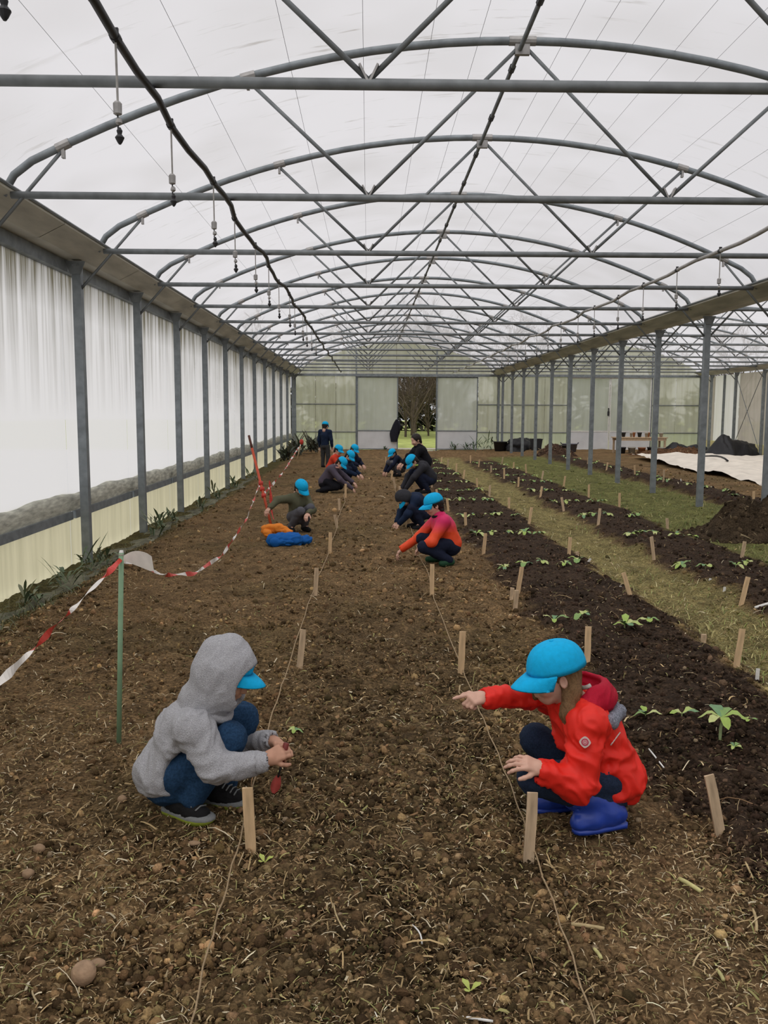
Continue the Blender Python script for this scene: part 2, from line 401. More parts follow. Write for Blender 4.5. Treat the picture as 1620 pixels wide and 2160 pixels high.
# ------------------------------------------------------------------ trusses
VX = CX  # web foot offset from the centre
def make_truss(k, bay, proto=None):
    cx = CX if bay == 0 else CX+SPAN
    if bay == 0: lab = 'arched steel roof truss over the planted bay, %s from the camera' % ORD[k+2]
    else: lab = 'arched steel roof truss over the neighbouring bay, %s from the camera' % ORD[k-2]
    o = empty('roof_truss', (cx, YK(k), 0), label=lab, cat='truss', group='roof trusses of the %s bay' % ('planted' if bay == 0 else 'neighbouring'))
    if proto:
        for ch in proto.children:
            c = ch.copy(); COL.objects.link(c); c.parent = o
        return o
    a = [(x, 0, z) for x, z in arch_profile(0, 0, 27)]
    MB().tube(a, .032, 10).build('arch', STEEL, o, True)
    MB().tube([(-4.2, 0, HV), (4.2, 0, HV)], .03, 10).build('tie_beam', STEEL_D, o, True)
    for s in (-1, 1):
        MB().tube([(s*1.255, 0, HV+.02), (s*2.24, 0, archz(2.24)-.03)], .016, 8).build('web_bar', STEEL_D, o, True)
        MB().tube([(s*1.255, 0, HV+.02), (s*.03, 0, HR-.05)], .016, 8).build('web_bar', STEEL_D, o, True)
        MB().tube([(s*4.50, 0, 2.99), (s*3.76, 0, archz(3.76)-.03)], .016, 8).build('knee_brace', STEEL_D, o, True)
        for dx, z in ((2.24, archz(2.24)), (3.76, archz(3.76))):
            sl = -.121*dx*s; d = unit(V(s*1, 0, s*sl)); c = V(s*dx, 0, z)
            mb = MB(); mb.tube([c-d*.06, c+d*.06], .038, 10); mb.box(c+V(-.012, -.02, -.1), c+V(.012, .02, -.02)); mb.build('arch_clamp', CLAMP, o)
        mb = MB(); mb.bar((s*1.255-.05, 0, HV+.10), (s*1.255, 0, HV), .012, .05, (0, 1, 0)); mb.bar((s*1.255+.05, 0, HV+.10), (s*1.255, 0, HV), .012, .05, (0, 1, 0)); mb.build('web_bracket', CLAMP, o)
    mb = MB(); mb.tube([(-.11, 0, HR), (.11, 0, HR)], .037, 10); mb.box((-.06, -.02, HR-.11), (.06, .02, HR-.02)); mb.build('ridge_clamp', CLAMP, o)
    return o
tr0 = make_truss(0, 0)
tr0['label'] = 'arched steel roof truss over the planted bay, second from the camera'
for k in range(-1, 13):
    if k != 0: make_truss(k, 0, tr0)
for k in range(3, 13): make_truss(k, 1, tr0)

# ridge and wires
def longpipe(name, mat, pts, r, label, cat, n=8):
    return MB().tube(pts, r, n).build(name, mat, None, True, label=label, cat=cat)
o = empty('ridge_pipe', (CX-.02, 0, HR-.07), label='dark ridge pipe under the tops of the roof arches', cat='pipe')
ysr = np.arange(1.5, YEND-.2, 1.2505)
MB().tube([(0, 1.2, 0), (0, YEND-.1, 0)], .02, 8).build('pipe_run', STEEL_D, o, True)
for y in ysr: MB().tube([(0, y, 0), (0, y+.09, 0)], .029, 8).build('pipe_sleeve', BLACKP, o)
o = longpipe('ridge_pipe', STEEL_D, [(CX+SPAN, 10, HR-.07), (CX+SPAN, YEND-.1, HR-.07)], .02, 'ridge pipe under the arches of the neighbouring bay', 'pipe')
for i, dx in enumerate((-3.3, -2.6, -1.9, -1.3, -.75, -.35, .35, .6, .9, 1.25, 1.6, 2.1, 2.7, 3.3)):
    longpipe('support_wire', STEEL_D, [(CX+dx, 2, archz(dx)+.025), (CX+dx, YEND-.1, archz(dx)+.025)], .0017,
             'thin support wire under the film of the planted bay, %s from its gutter' % ORD[i+1], 'wire', 4)['group'] = 'film support wires'

# irrigation pipes with hanging sprinklers
def irrigation(x, mat, first, label, count, lab2, gname, dense):
    ys = np.arange(1.3, YEND-.6, .415)
    pts = [(x + .018*math.sin(y*2.1)+.012*math.sin(y*5.3), y, HV-.035 - .045*abs(math.sin((y-YK(0))/DY*math.pi))) for y in ys]
    o = empty('irrigation_pipe', (x, 0, 0), label=label, cat='pipe')
    MB().tube([(p[0]-x, p[1], p[2]) for p in pts], .021, 8).build('pipe_run', mat, o, True)
    for y in np.arange(first, YEND-1, 1.25):
        z = float(np.interp(y, ys, [p[2] for p in pts])); xx = float(np.interp(y, ys, [p[0] for p in pts]))-x
        mb = MB(); mb.tube([(xx, y-.025, z), (xx, y+.025, z)], .025, 8); mb.box((xx-.014, y-.008, z-.01), (xx+.014, y+.008, z+.04)); mb.build('pipe_fitting', BLACKP, o)
    pr = None
    for i in range(count):
        y = first + i*1.25; z = float(np.interp(y, ys, [p[2] for p in pts])); xx = float(np.interp(y, ys, [p[0] for p in pts]))
        r = empty('hanging_sprinkler', (xx, y, z), label=lab2 % ORD[i+1], cat='sprinkler', group=gname)
        if pr is None:
            MB().tube([(0, 0, -.02), (.002, 0, -.33)], .0055, 6).build('drop_tube', PALEPIPE, r)
            MB().lathe([(.012, -.34), (.02, -.335), (.021, -.29), (.012, -.28)], n=10).build('weight', CLAMP, r)
            MB().lathe([(.004, -.40), (.004, -.335)], n=6).build('stem', BLACKP, r)
            MB().lathe([(.006, -.385), (.016, -.375), (.014, -.36), (.006, -.352)], (.004, 0, 0), 8).build('valve', CLAMP, r)
            MB().lathe([(.005, -.47), (.012, -.46), (.022, -.44), (.010, -.425), (.014, -.41), (.006, -.395)], (.006, 0, 0), 10).build('nozzle', BLACKP, r)
            pr = r
        else:
            for ch in pr.children:
                c = ch.copy(); COL.objects.link(c); c.parent = r
irrigation(-1.165, BLACKP, 2.93, 'black irrigation pipe hanging under the tie beams nearer the white film wall', 14,
           'hanging sprinkler on the black irrigation pipe, %s from the camera', 'sprinklers on the black pipe', 1)
irrigation(3.70, PALEPIPE, 8.0, 'pale irrigation pipe hanging under the tie beams nearer the middle posts', 14,
           'hanging sprinkler on the pale irrigation pipe, %s from its near end', 'sprinklers on the pale pipe', 1)

# ------------------------------------------------------------------ left wall
wl = empty('wall_left', (XL-.115, 0, 0), kind='structure', label='white plastic film side wall with yellowed base panels')
ks = list(range(-4, 13)) + [12.5]
def grid_panel(x, y0, y1, z0, z1, ny=6, nz=6, amp=.012, sd=0):
    v = []; 
    for j in range(nz+1):
        for i in range(ny+1):
            y = y0+(y1-y0)*i/ny; z = z0+(z1-z0)*j/nz
            e = math.sin(math.pi*i/ny)*math.sin(math.pi*j/nz)
            v.append((x - amp*e*(1+.4*math.sin(sd*3+i*1.7)+.3*math.cos(j*1.3+sd)), y, z))
    i = (np.arange(nz)[:, None]*(ny+1)+np.arange(ny)[None]).ravel()
    return mesh_np(np.array(v), np.stack([i, i+1, i+ny+2, i+ny+1], -1), 'panel', None, True)
for i in range(len(ks)-1):
    y0, y1 = YK(ks[i]), min(YK(ks[i+1]), YEND-.06)
    me = grid_panel(-.03, y0+.004, y1-.004, .53, HG-.06, sd=i); me.materials.append(SIDE); link('film_panel', me, wl)
    me = grid_panel(-.02, y0+.004, y1-.004, -.25, .45, 4, 2, .004, i); me.materials.append(YPANEL); link('base_panel', me, wl)
    # crumpled roll of surplus film above the rail
    m = 12; v = []
    for q, (dz, dx) in enumerate(((.53, .005), (.57, .018), (.63, .022), (.68, .016), (.72, .004), (.735, -.03))):
        for j in range(m+1):
            yy = y0+(y1-y0)*j/m; v.append((dx*(1+.35*math.sin(yy*4.1+q)), yy, dz+(.015*math.sin(yy*2.9)+.008*math.sin(yy*7.3) if q > 1 else 0)))
    v = np.array(v); k = (np.arange(5)[:, None]*(m+1)+np.arange(m)[None]).ravel()
    link('film_fold', mesh_np(v, np.stack([k, k+1, k+m+2, k+m+1], -1), 'film_fold', None, True, [DIRTYF]), wl)
    MB().box((-.01, y0+.045, .44), (.035, y1-.045, .53)).build('rail', STEEL, wl)
    MB().box((-.05, y0+.004, HG-.13), (.052, y1-.004, HG-.001)).build('fascia_board', STEEL, wl)

# ------------------------------------------------------------------ end wall (wall_back), both bays
wb = empty('wall_back', (0, YEND, 0), kind='structure', label='translucent panelled end wall of the greenhouse with gables')
def pan(name, x0, x1, z0, z1, mat, parent, y=0.0, t=.016):
    return MB().box((x0, y-t/2, z0), (x1, y+t/2, z1)).build(name, mat, parent)
def gable(cx):
    xs = np.linspace(-4.3, 4.3, 9)
    for a, b in zip(xs[:-1], xs[1:]):
        mb = MB(); q = [(a+.006, 3.36), (b-.006, 3.36), (b-.006, max(3.4, archz(b)+.03)), (a+.006, max(3.4, archz(a)+.03))]
        mb.add([(cx+p, -.008, z) for p, z in q]+[(cx+p, .008, z) for p, z in q], [(0, 1, 2, 3), (7, 6, 5, 4), (0, 4, 5, 1), (1, 5, 6, 2), (2, 6, 7, 3), (3, 7, 4, 0)])
        mb.build('gable_panel', PANEL, wb)
    MB().box((cx-4.5, -.04, 3.26), (cx+4.5, .03, 3.36)).build('head_rail', STEEL, wb)
    for z in (3.62, 3.9, 4.2):
        hw = math.sqrt(max(.1, (HR-z)/.0605))-.05
        MB().box((cx-hw, -.03, z-.015), (cx+hw, -.005, z+.015)).build('gable_rail', STEEL_D, wb)
def lowwall(x0, x1, n):
    xs = np.linspace(x0, x1, n+1)
    for a, b in zip(xs[:-1], xs[1:]):
        for z0, z1 in ((.80, 2.0), (2.03, 3.26)): pan('wall_panel', a+.006, b-.006, z0, z1, PANEL, wb)
        pan('base_panel', a+.006, b-.006, -.1, .77, PANELB, wb)
    for z in (.785, 2.015): MB().box((x0, -.035, z-.02), (x1, .02, z+.02)).build('wall_rail', STEEL_D, wb)
gable(CX); gable(CX+SPAN)
lowwall(XL+.05, -.54, 3); lowwall(4.9, XM-.05, 1); lowwall(XM+.05, 8.9, 3); lowwall(12.7, XR-.05, 2)
for x, h in ((-.53, 4.5), (3.05, 4.5), (8.93, 4.4), (12.68, 4.4)):
    MB().box((x-.03, -.06, -.1), (x+.03, .0, h-.05)).build('upright', STEEL, wb)
def door(name, x0, x1, y, lab, open_=False):
    o = empty(name, (x0, YEND+y, 0), kind='structure', label=lab); w = x1-x0
    pan('glazing', .04, w-.04, .86, 3.2, PANELD, o); pan('kick_panel', .04, w-.04, .04, .84, BASEP, o)
    for lo, hi in (((0, -.02, .02), (.045, .02, 3.24)), ((w-.045, -.02, .02), (w, .02, 3.24)), ((.045, -.02, 3.19), (w-.045, .02, 3.24)), ((.045, -.02, .83), (w-.045, .02, .875)), ((.045, -.02, .02), (w-.045, .02, .06))):
        MB().box(lo, hi).build('door_frame', WHITEP if name in ('door_3', 'door_4') else STEEL, o)
    return o
door('door_1', -.50, 1.33, -.09, 'sliding door leaf with the dark coat, pushed open beside the opening')
door('door_2', 3.04, 4.88, -.09, 'sliding door leaf standing open past the opening, nearer the middle posts')
d3 = door('door_3', 8.97, 10.78, -.09, 'closed door leaf of the neighbouring bay nearer the middle posts')
door('door_4', 10.80, 12.64, -.09, 'closed door leaf of the neighbouring bay nearer its outer wall')
mb = MB(); mb.box((1.72, -.06, 1.55), (1.80, -.02, 1.75)); mb.box((1.74, -.08, 1.1+.65), (1.78, -.03, 1.9)); mb.build('door_handle', BLACKP, d3)
MB().box((-.6, YEND-.2, 3.24), (4.95, YEND-.12, 3.31)).build('trim_2', STEEL, kind='structure', label='door track above the open sliding door')
MB().box((8.9, YEND-.2, 3.24), (12.75, YEND-.12, 3.31)).build('trim_3', STEEL, kind='structure', label='door track above the closed doors of the neighbouring bay')

# ------------------------------------------------------------------ right wall of the neighbouring bay and front closure
wr = empty('wall_right', (XR+.10, 0, 0), kind='structure', label='outer side wall of the neighbouring bay with pale panels')
PALE = film('pale_wall_panel', (.95, .93, .84), .06, .66, (.8, .78, .62), 'panel0')
TAN = film('tan_wall_film', (.62, .56, .46), .10, .45, (.45, .42, .32), 'panel0')
for i in range(len(ks)-1):
    y0, y1 = YK(ks[i]), min(YK(ks[i+1]), YEND-.06)
    me = grid_panel(.02, y0+.004, y1-.004, .50, HG-.06, 4, 4, .006, i); me.materials.append(PALE if ks[i] == 11 else TAN); link('side_panel', me, wr)
    MB().box((.0, y0+.004, -.2), (.04, y1-.004, .49)).build('base_panel', YPANEL, wr)
MB().box((-.14, YK(11)+1.2, -.1), (-.06, YK(11)+1.28, HG-.06)).build('mullion', STEEL_D, wr)
for k in (8.0,):
    o = empty('wind_brace', (XR-.1, YK(10), 0), label='crossed diagonal wind brace on the outer wall of the neighbouring bay', cat='brace')
    MB().tube([(0, .1, .4), (0, 2.4, 3.2)], .014, 6).build('brace_rod', STEEL_D, o); MB().tube([(.03, .1, 3.2), (.03, 2.4, .4)], .014, 6).build('brace_rod', STEEL_D, o)
me = mesh_np(np.array([(XL, -6, 0), (XR, -6, 0), (XR, -6, HG), (XL, -6, HG)]), np.array([(0, 1, 2, 3)]), 'wall_front', None, False, [SIDE])
link('wall_front', me, kind='structure', label='film end wall behind the camera')

# ------------------------------------------------------------------ loose stuff on the ground
def rand_rot(n):
    q = rng.normal(size=(n, 4)); q /= np.linalg.norm(q, axis=1)[:, None]; w, x, y, z = q.T
    return np.stack([np.stack([1-2*(y*y+z*z), 2*(x*y-w*z), 2*(x*z+w*y)], -1), np.stack([2*(x*y+w*z), 1-2*(x*x+z*z), 2*(y*z-w*x)], -1), np.stack([2*(x*z-w*y), 2*(y*z+w*x), 1-2*(x*x+y*y)], -1)], 1)
def scatter(name, tv, tf, pos, R, sc, cols, mat, smooth, parent=None, **k):
    tv = np.asarray(tv, float)
    v = np.einsum('nij,nmj->nmi', R, tv[None]*sc[:, None, :]) + pos[:, None, :]
    n, m = len(pos), len(tv); f = np.asarray(tf)[None] + (np.arange(n)*m)[:, None, None]
    me = mesh_np(v.reshape(-1, 3), f.reshape(-1, f.shape[-1]), name, np.repeat(cols, m, 0), smooth, [mat])
    return link(name, me, parent, kind='stuff', **k)
def pix_sample(n, y0=985, y1=2260, x0=-80, x1=1700, power=1.0):
    px = rng.uniform(x0, x1, n); py = y0 + (y1-y0)*rng.uniform(0, 1, n)**power
    d = FWD[None] + RGT[None]*((px-810)/FPX)[:, None] - UPV[None]*((py-1080)/FPX)[:, None]
    t = -EYE[2]/d[:, 2]; return d[:, 0]*t, d[:, 1]*t
def zrot(a):
    c, s = np.cos(a), np.sin(a); o = np.zeros_like(a)
    return np.stack([np.stack([c, -s, o], -1), np.stack([s, c, o], -1), np.stack([o, o, o+1], -1)], 1)
def is_grass(x, y):
    wob = .10*vnoise2(x*0, y, .8, 3)
    return np.maximum.reduce([bandw(x+wob, 2.5, 3.3, .12), bandw(x+wob, 4.42, 6.4, .15), .9*(1-sstep(-3.05, -2.75, x))])
def is_bed(x, y): return np.maximum(bandw(x, 1.38, 2.42, .1), np.maximum(bandw(x, 3.35, 4.38, .1), bandw(x, 6.5, 7.3, .1)))

g = (1+5**.5)/2
ICO_V = np.array([(-1, g, 0), (1, g, 0), (-1, -g, 0), (1, -g, 0), (0, -1, g), (0, 1, g), (0, -1, -g), (0, 1, -g), (g, 0, -1), (g, 0, 1), (-g, 0, -1), (-g, 0, 1)])/1.9
ICO_F = np.array([(0, 11, 5), (0, 5, 1), (0, 1, 7), (0, 7, 10), (0, 10, 11), (1, 5, 9), (5, 11, 4), (11, 10, 2), (10, 7, 6), (7, 1, 8), (3, 9, 4), (3, 4, 2), (3, 2, 6), (3, 6, 8), (3, 8, 9), (4, 9, 5), (2, 4, 11), (6, 2, 10), (8, 6, 7), (9, 8, 1)])
def clods(n, power, smin, name, label):
    x, y = pix_sample(n, power=power)
    keep = (x > -2.95) & (x < 9) & (y < 31) & (rng.uniform(0, 1, n) > .93*is_grass(x, y)) & (rng.uniform(0, 1, n) > .65*bandw(x, -2.4, -.75, .25)+.8*bandw(x, .74, 1.32, .1)*(1-sstep(3.0, 5.0, y)))
    keep &= vnoise2(x, y, .35, 40) + .8*rng.uniform(-1, 1, n) > -.55
    x, y = x[keep], y[keep]; m = len(x)
    r = smin*np.exp(.55*rng.normal(size=m))*(1+.11*y); r = np.minimum(r, .016+.0012*y)
    z = height(x, y) + r*.25
    sc = r[:, None]*rng.uniform(.4, 1.5, (m, 3))
    c = ground_colour(x, y)*np.exp(np.clip(.55*rng.normal(size=m), -.9, 1.3)-.02)[:, None]*(1+.035*rng.normal(size=(m, 3)))
    pale = rng.uniform(0, 1, m) < .035; c[pale] = np.array([.36, .27, .17])*rng.uniform(.5, 1.25, (pale.sum(), 1))
    sc[pale] *= .6
    scatter(name, ICO_V, ICO_F, np.stack([x, y, z], -1), rand_rot(m), sc, np.clip(c, .003, 1), CLOD, False, label=label)
clods(95000, 1.0, .0042, 'soil_crumbs', 'loose brown soil crumbs over the tilled ground')
# straw
x, y = pix_sample(46000, power=1.0)
keep = (x > -3.0) & (y < 26) & (rng.uniform(0, 1, len(x)) < .35+.65*np.clip(vnoise2(x, y, .6, 50)+.45, 0, 1)) & (rng.uniform(0, 1, len(x)) > .55*is_bed(x, y))
x, y = x[keep], y[keep]; m = len(x)
ln = .014*np.exp(.65*rng.normal(size=m))*(1+.09*y); wd = .0020*np.exp(.45*rng.normal(size=m))*(1+.12*y)
TV = [(-.5, -.5, 0), (-.5, .5, 0), (-.18, .5, .10), (-.18, -.5, .10), (.2, -.1, .12), (.2, .9, .12), (.5, 1.6, .0), (.5, .6, .0)]
TF = [(0, 3, 2, 1), (3, 4, 5, 2), (4, 7, 6, 5)]
R = np.einsum('nij,njk->nik', zrot(rng.uniform(0, 2*np.pi, m)), rand_rot(m)*0+np.eye(3)[None])
tx, ty = rng.normal(0, .30, m), rng.normal(0, .3, m); o = np.zeros(m)
Rx = np.stack([np.stack([o+1, o, o], -1), np.stack([o, np.cos(tx), -np.sin(tx)], -1), np.stack([o, np.sin(tx), np.cos(tx)], -1)], 1)
Ry = np.stack([np.stack([np.cos(ty), o, np.sin(ty)], -1), np.stack([o, o+1, o], -1), np.stack([-np.sin(ty), o, np.cos(ty)], -1)], 1)
R = np.einsum('nij,njk->nik', R, np.einsum('nij,njk->nik', Ry, Rx))
cs = np.array([(.36, .26, .13), (.46, .36, .21), (.26, .18, .09), (.60, .52, .36), (.30, .28, .11), (.20, .12, .06)])[rng.choice(6, m, p=[.28, .18, .22, .08, .12, .12])]*np.exp(.2*rng.normal(size=m))[:, None]
scatter('straw_litter', TV, TF, np.stack([x, y, height(x, y)+.008+.0008*y], -1), R, np.stack([ln, wd, ln*1.1], -1), np.clip(cs, 0, .8), STRAW, False, label='chopped straw and dry stems scattered over the soil')
# grass
def grass(n, name, label, zone, cols, lo, hi, flat, power=.8):
    x, y = pix_sample(n, power=power); keep = rng.uniform(0, 1, n) < zone(x, y)
    x, y = x[keep], y[keep]; m = len(x)
    L = rng.uniform(lo, hi, m); w = .0035*rng.uniform(.7, 1.5, m)*(1+.09*y)
    tilt = rng.uniform(*flat, m); o = np.zeros(m)
    TVg = [(-.5, 0, 0), (.5, 0, 0), (-.4, .10, .45), (.4, .10, .45), (-.25, .33, .82), (.25, .33, .82), (0, .66, 1.0), (.02, .66, 1.0)]
    TFg = [(0, 1, 3, 2), (2, 3, 5, 4), (4, 5, 7, 6)]
    Rx = np.stack([np.stack([o+1, o, o], -1), np.stack([o, np.cos(tilt), np.sin(tilt)], -1), np.stack([o, -np.sin(tilt), np.cos(tilt)], -1)], 1)
    R = np.einsum('nij,njk->nik', zrot(rng.uniform(0, 2*np.pi, m)), Rx)
    pick = np.clip(((vnoise2(x, y, .5, 60)*.5+.5)*len(cols) + rng.normal(0, 1.0, m)).astype(int), 0, len(cols)-1)
    c = np.array(cols)[pick]*np.exp(.22*rng.normal(size=m))[:, None]
    scatter(name, TVg, TFg, np.stack([x, y, height(x, y)-.004], -1), R, np.stack([w, L, L], -1), np.clip(c, 0, 1), LEAF, False, label=label)
GC = [(.40, .35, .15), (.32, .31, .11), (.19, .24, .06), (.24, .28, .075), (.50, .45, .25)]
grass(60000, 'path_grass', 'flattened green and yellow grass on the paths between the dark beds',
      lambda x, y: bandw(x+.1*vnoise2(x*0, y, .8, 3), 2.52, 3.28, .1)*(y < 31), GC, .03, .085, (.2, 1.25))
GC2 = [(.085, .14, .03), (.12, .18, .035), (.19, .23, .06), (.30, .28, .10), (.38, .33, .16)]
grass(110000, 'strip_grass', 'green grass strip along the row of middle posts',
      lambda x, y: bandw(x+.1*vnoise2(x*0, y, .8, 3), 4.42, 6.38, .12)*(y < 32.5)*(.55+.45*np.clip(vnoise2(x, y, .8, 61)+.6, 0, 1)), GC2, .03, .10, (0, .9), .75)
grass(60000, 'wall_weeds', 'low green weeds along the foot of the white film wall',
      lambda x, y: bandw(x, -3.2, -2.72, .08)*np.clip(vnoise2(x, y, .7, 62)*1.3+.45, 0, 1), [(.07, .095, .04), (.10, .13, .05), (.16, .16, .08), (.20, .18, .10)], .03, .12, (0, .9), 1.0)
grass(90000, 'soil_sprigs', 'sparse green sprigs growing among the straw on the tilled soil',
      lambda x, y: .075*(1-is_grass(x, y))*(x > -2.9)*(y < 20)*np.clip(vnoise2(x, y, .5, 63)+.15, 0, 1), [(.16, .17, .05), (.2, .2, .07), (.10, .13, .03)], .015, .045, (.3, 1.2), .9)
# ------------------------------------------------------------------ wooden stakes
def stake_mesh(h, w=.04, t=.011, seed=0):
    r = random.Random(seed); mb = MB(); zs = [-.10, -.02, h*.35, h*.7, h]; vs = []; fs = []
    for i, z in enumerate(zs):
        ww = w*(.35 if i == 0 else 1)*(1+r.uniform(-.04, .04)); ox = r.uniform(-.0015, .0015)
        vs += [(-ww/2+ox, -t/2, z), (ww/2+ox, -t/2, z+(r.uniform(-.004, .004) if i == 4 else 0)), (ww/2+ox, t/2, z), (-ww/2+ox, t/2, z)]
    for i in range(4):
        for j in range(4): fs.append((i*4+j, i*4+(j+1) % 4, i*4+4+(j+1) % 4, i*4+4+j))
    fs += [(3, 2, 1, 0), (16, 17, 18, 19)]
    return mb.add(vs, fs).mesh('wooden_stake', [WOOD, WOOD2, WOOD][seed % 3])
SM = [stake_mesh(.25, .040, .011, i) for i in range(6)]
def stake_at(base, top, label, group=None, me=None, name='wooden_stake', cat='stake'):
    b = V(base[0], base[1], gh(base[0], base[1])); d = V(*top)-b; h = np.linalg.norm(d); d = unit(d)
    o = link(name, me or SM[int(abs(base[0]*7+base[1]*3)) % 6], label=label, cat=cat, group=group)
    x = unit(V(1, random.uniform(-.25, .25), 0)-d*d[0]); y = np.cross(d, x); s = h/.25
    M = Matrix([[x[0], y[0], d[0]*s, b[0]], [x[1], y[1], d[1]*s, b[1]], [x[2], y[2], d[2]*s, b[2]], [0, 0, 0, 1]])
    o.matrix_world = M; return o
SY = [3.14, 5.48, 7.80, 10.2, 12.55, 14.7, 16.85, 19.1, 21.4, 23.7, 26.0, 28.3]
rows = [(-.455, 'string line beside the grey hooded person, counted from the camera', {0: ((530, 1795), (522, 1662)), 1: ((632, 1410), (640, 1328)), 2: ((665, 1257), (668, 1198)), 3: ((696, 1167), (697, 1123))}, 0),
        (.60, 'string line beside the red jacket, counted from the camera', {0: ((1115, 1818), (1124, 1672)), 1: ((972, 1420), (976, 1332)), 2: ((911, 1257), (912, 1190))}, 0),
        (1.41, 'dark bed edge facing the tilled soil, counted from the camera', {0: ((1520, 1760), (1496, 1635)), 2: ((1092, 1252), (1101, 1196)), 3: ((1020, 1167), (1024, 1125))}, 0),
        (2.40, 'near dark bed edge along the grass path, from the camera', {1: ((1553, 1408), (1566, 1327)), 2: ((1329, 1258), (1315, 1208)), 3: ((1200, 1172), (1203, 1133))}, 1),
        (3.36, 'farther dark bed edge along the grass path, from the camera', {2: ((1563, 1275), (1578, 1217)), 3: ((1380, 1175), (1374, 1132))}, 2),
        (4.36, 'farther dark bed edge by the posts, from the camera', {3: ((1565, 1178), (1571, 1142)), 4: ((1408, 1115), (1407, 1093))}, 3),
        (6.62, 'planted row beyond the middle posts, from the camera', {}, 5)]
for x, where, near, first in rows:
    n = 0
    for i, Y in enumerate(SY):
        if i < first: continue
        n += 1
        lab = '%s wooden stake on the %s' % (ORD[n], where)
        if i in near:
            b, t = near[i]; base = gp(b[0], b[1], gh(x, Y)); stake_at(base, at(t[0], t[1], base[1]), lab, 'stakes on the '+where.split(',')[0])
        else:
            base = V(x+random.uniform(-.04, .04), Y+random.uniform(-.06, .06), 0)
            stake_at(base, (base[0]+random.uniform(-.04, .04), base[1]+random.uniform(-.02, .02), gh(base[0], base[1])+random.uniform(.19, .27)), lab, 'stakes on the '+where.split(',')[0])
# short extra pegs
peg = stake_mesh(.25, .035, .02, 4)
for (b, t, lab) in [((1087, 1283), (1090, 1245), 'short grey wooden peg leaning by the dark bed edge, nearer of two'), ((1079, 1266), (1081, 1240), 'short grey wooden peg by the dark bed edge, farther of two'),
                    ((1483, 1358), (1485, 1338), 'stubby wooden peg at the grass path edge of the near dark bed'), ((1218, 1177), (1217, 1164), 'short pale peg in the near dark bed before the grass path')]:
    bb = gp(*b); stake_at(bb, at(t[0], t[1], bb[1]), lab, None, peg, 'wooden_peg', 'peg')
tagm = MB().box((-.012, -.0015, -.05), (.012, .0015, .25)).mesh('plant_tag', WHITEP)
for i, (b, t, lab) in enumerate([((1597, 1432), (1599, 1410), 'white plastic plant tag by the tall stake near the grass path'), ((1240, 1190), (1246, 1178), 'tilted white plant tag at the end of the third seedling row'),
                    ((1308, 1250), (1309, 1236), 'white plant tag beside the stake tilting over the path'), ((1527, 1250), (1529, 1238), 'white plant tag in the farther dark bed, nearer of two'),
                    ((1497, 1232), (1499, 1220), 'white plant tag in the farther dark bed, behind the other one'), ((1436, 1028), (1436, 1010), 'tall white plant tag in the planted row beyond the middle posts'),
                    ((1500, 1040), (1501, 1026), 'short white plant tag in the planted row before the white fleece'), ((1536, 1048), (1537, 1032), 'white plant tag by a stake before the white fleece')]):
    bb = gp(*b); o = stake_at(bb, at(t[0], t[1], bb[1]), lab, None, tagm, 'plant_tag', 'tag')

# ------------------------------------------------------------------ strings
def string(x, pix, lab):
    pts = [gp(px, py, .035) for px, py in pix]
    while pts[-1][1] < 30:
        y = pts[-1][1]+1.2; pts.append(V(x+.03*math.sin(y*1.7)+.015*math.sin(y*4), y, .03))
    out = []
    for a, b in zip(pts[:-1], pts[1:]):
        for t in np.linspace(0, 1, 6)[:-1]:
            p = a+(b-a)*t; p = V(p[0]+.004*math.sin(t*9+a[1]*5), p[1], 0); p[2] = max(gh(p[0], p[1])+.008, .036); out.append(p)
    MB().tube(out, [.0028+.00035*p[1]*.5 for p in out], 5).build('string_line', STRING, None, True, label=lab, cat='string')
string(-.45, [(385, 2235), (440, 2000), (475, 1880), (512, 1750), (536, 1650), (570, 1520), (600, 1430), (650, 1275), (672, 1215)], 'brown jute string stretched past the stakes beside the hooded person in grey')
string(.6, [(1275, 2230), (1218, 2050), (1165, 1900), (1122, 1785), (1090, 1690), (1050, 1590), (1012, 1500), (975, 1410), (915, 1262)], 'brown jute string stretched past the stakes beside the person in red')

# ------------------------------------------------------------------ seedlings
def leaf_geo(L, w, droop, a, base, lift=.5, nl=5):
    vs = []; d = V(math.cos(a), math.sin(a), 0); s = V(-math.sin(a), math.cos(a), 0)
    for i in range(nl+1):
        t = i/nl; ww = w*(.12 if t < .2 else math.sin(min(1, (t-.12)/.88)*math.pi)**.7 if t < 1 else .02)
        c = base + d*L*t + V(0, 0, lift*L*t - droop*L*t*t)
        for j in (-1, 0, 1): vs.append(c+s*ww*.5*j+V(0, 0, abs(j)*ww*.16*math.sin(3+i*2.0)))
    fs = [(i*3+j, i*3+j+1, i*3+j+4, i*3+j+3) for i in range(nl) for j in (0, 1)]
    return vs, fs
def colmesh(parts, name):
    vs = []; fs = []; cs = []
    for v, f, c in parts:
        b = len(vs); vs += [tuple(p) for p in v]; fs += [tuple(i+b for i in q) for q in f]; cs += [c]*len(v)
    return mesh_np(np.array(vs), np.array(fs), name, np.array(cs), True, [LEAF])
LC = [(.30, .42, .09), (.38, .46, .14), (.20, .32, .10), (.46, .50, .20), (.15, .27, .13)]
def plant_parts(seed, s):
    r = random.Random(seed); out = []; n = r.randint(4, 6); a0 = r.uniform(0, 6)
    for i in range(n):
        a = a0+i*2*math.pi/n*.9+r.uniform(-.3, .3); L = s*r.uniform(.7, 1.15)
        v, f = leaf_geo(L, L*r.uniform(.42, .6), r.uniform(.45, 1.0), a, V(0, 0, s*.22), r.uniform(.5, 1.1)); out.append((v, f, LC[(seed+i*2) % 5]))
    st = MB().tube([(0, 0, -.02), (.003, 0, s*.25)], s*.04, 5, False); return out, (st.v, st.f, (.33, .40, .17))
far_me = []
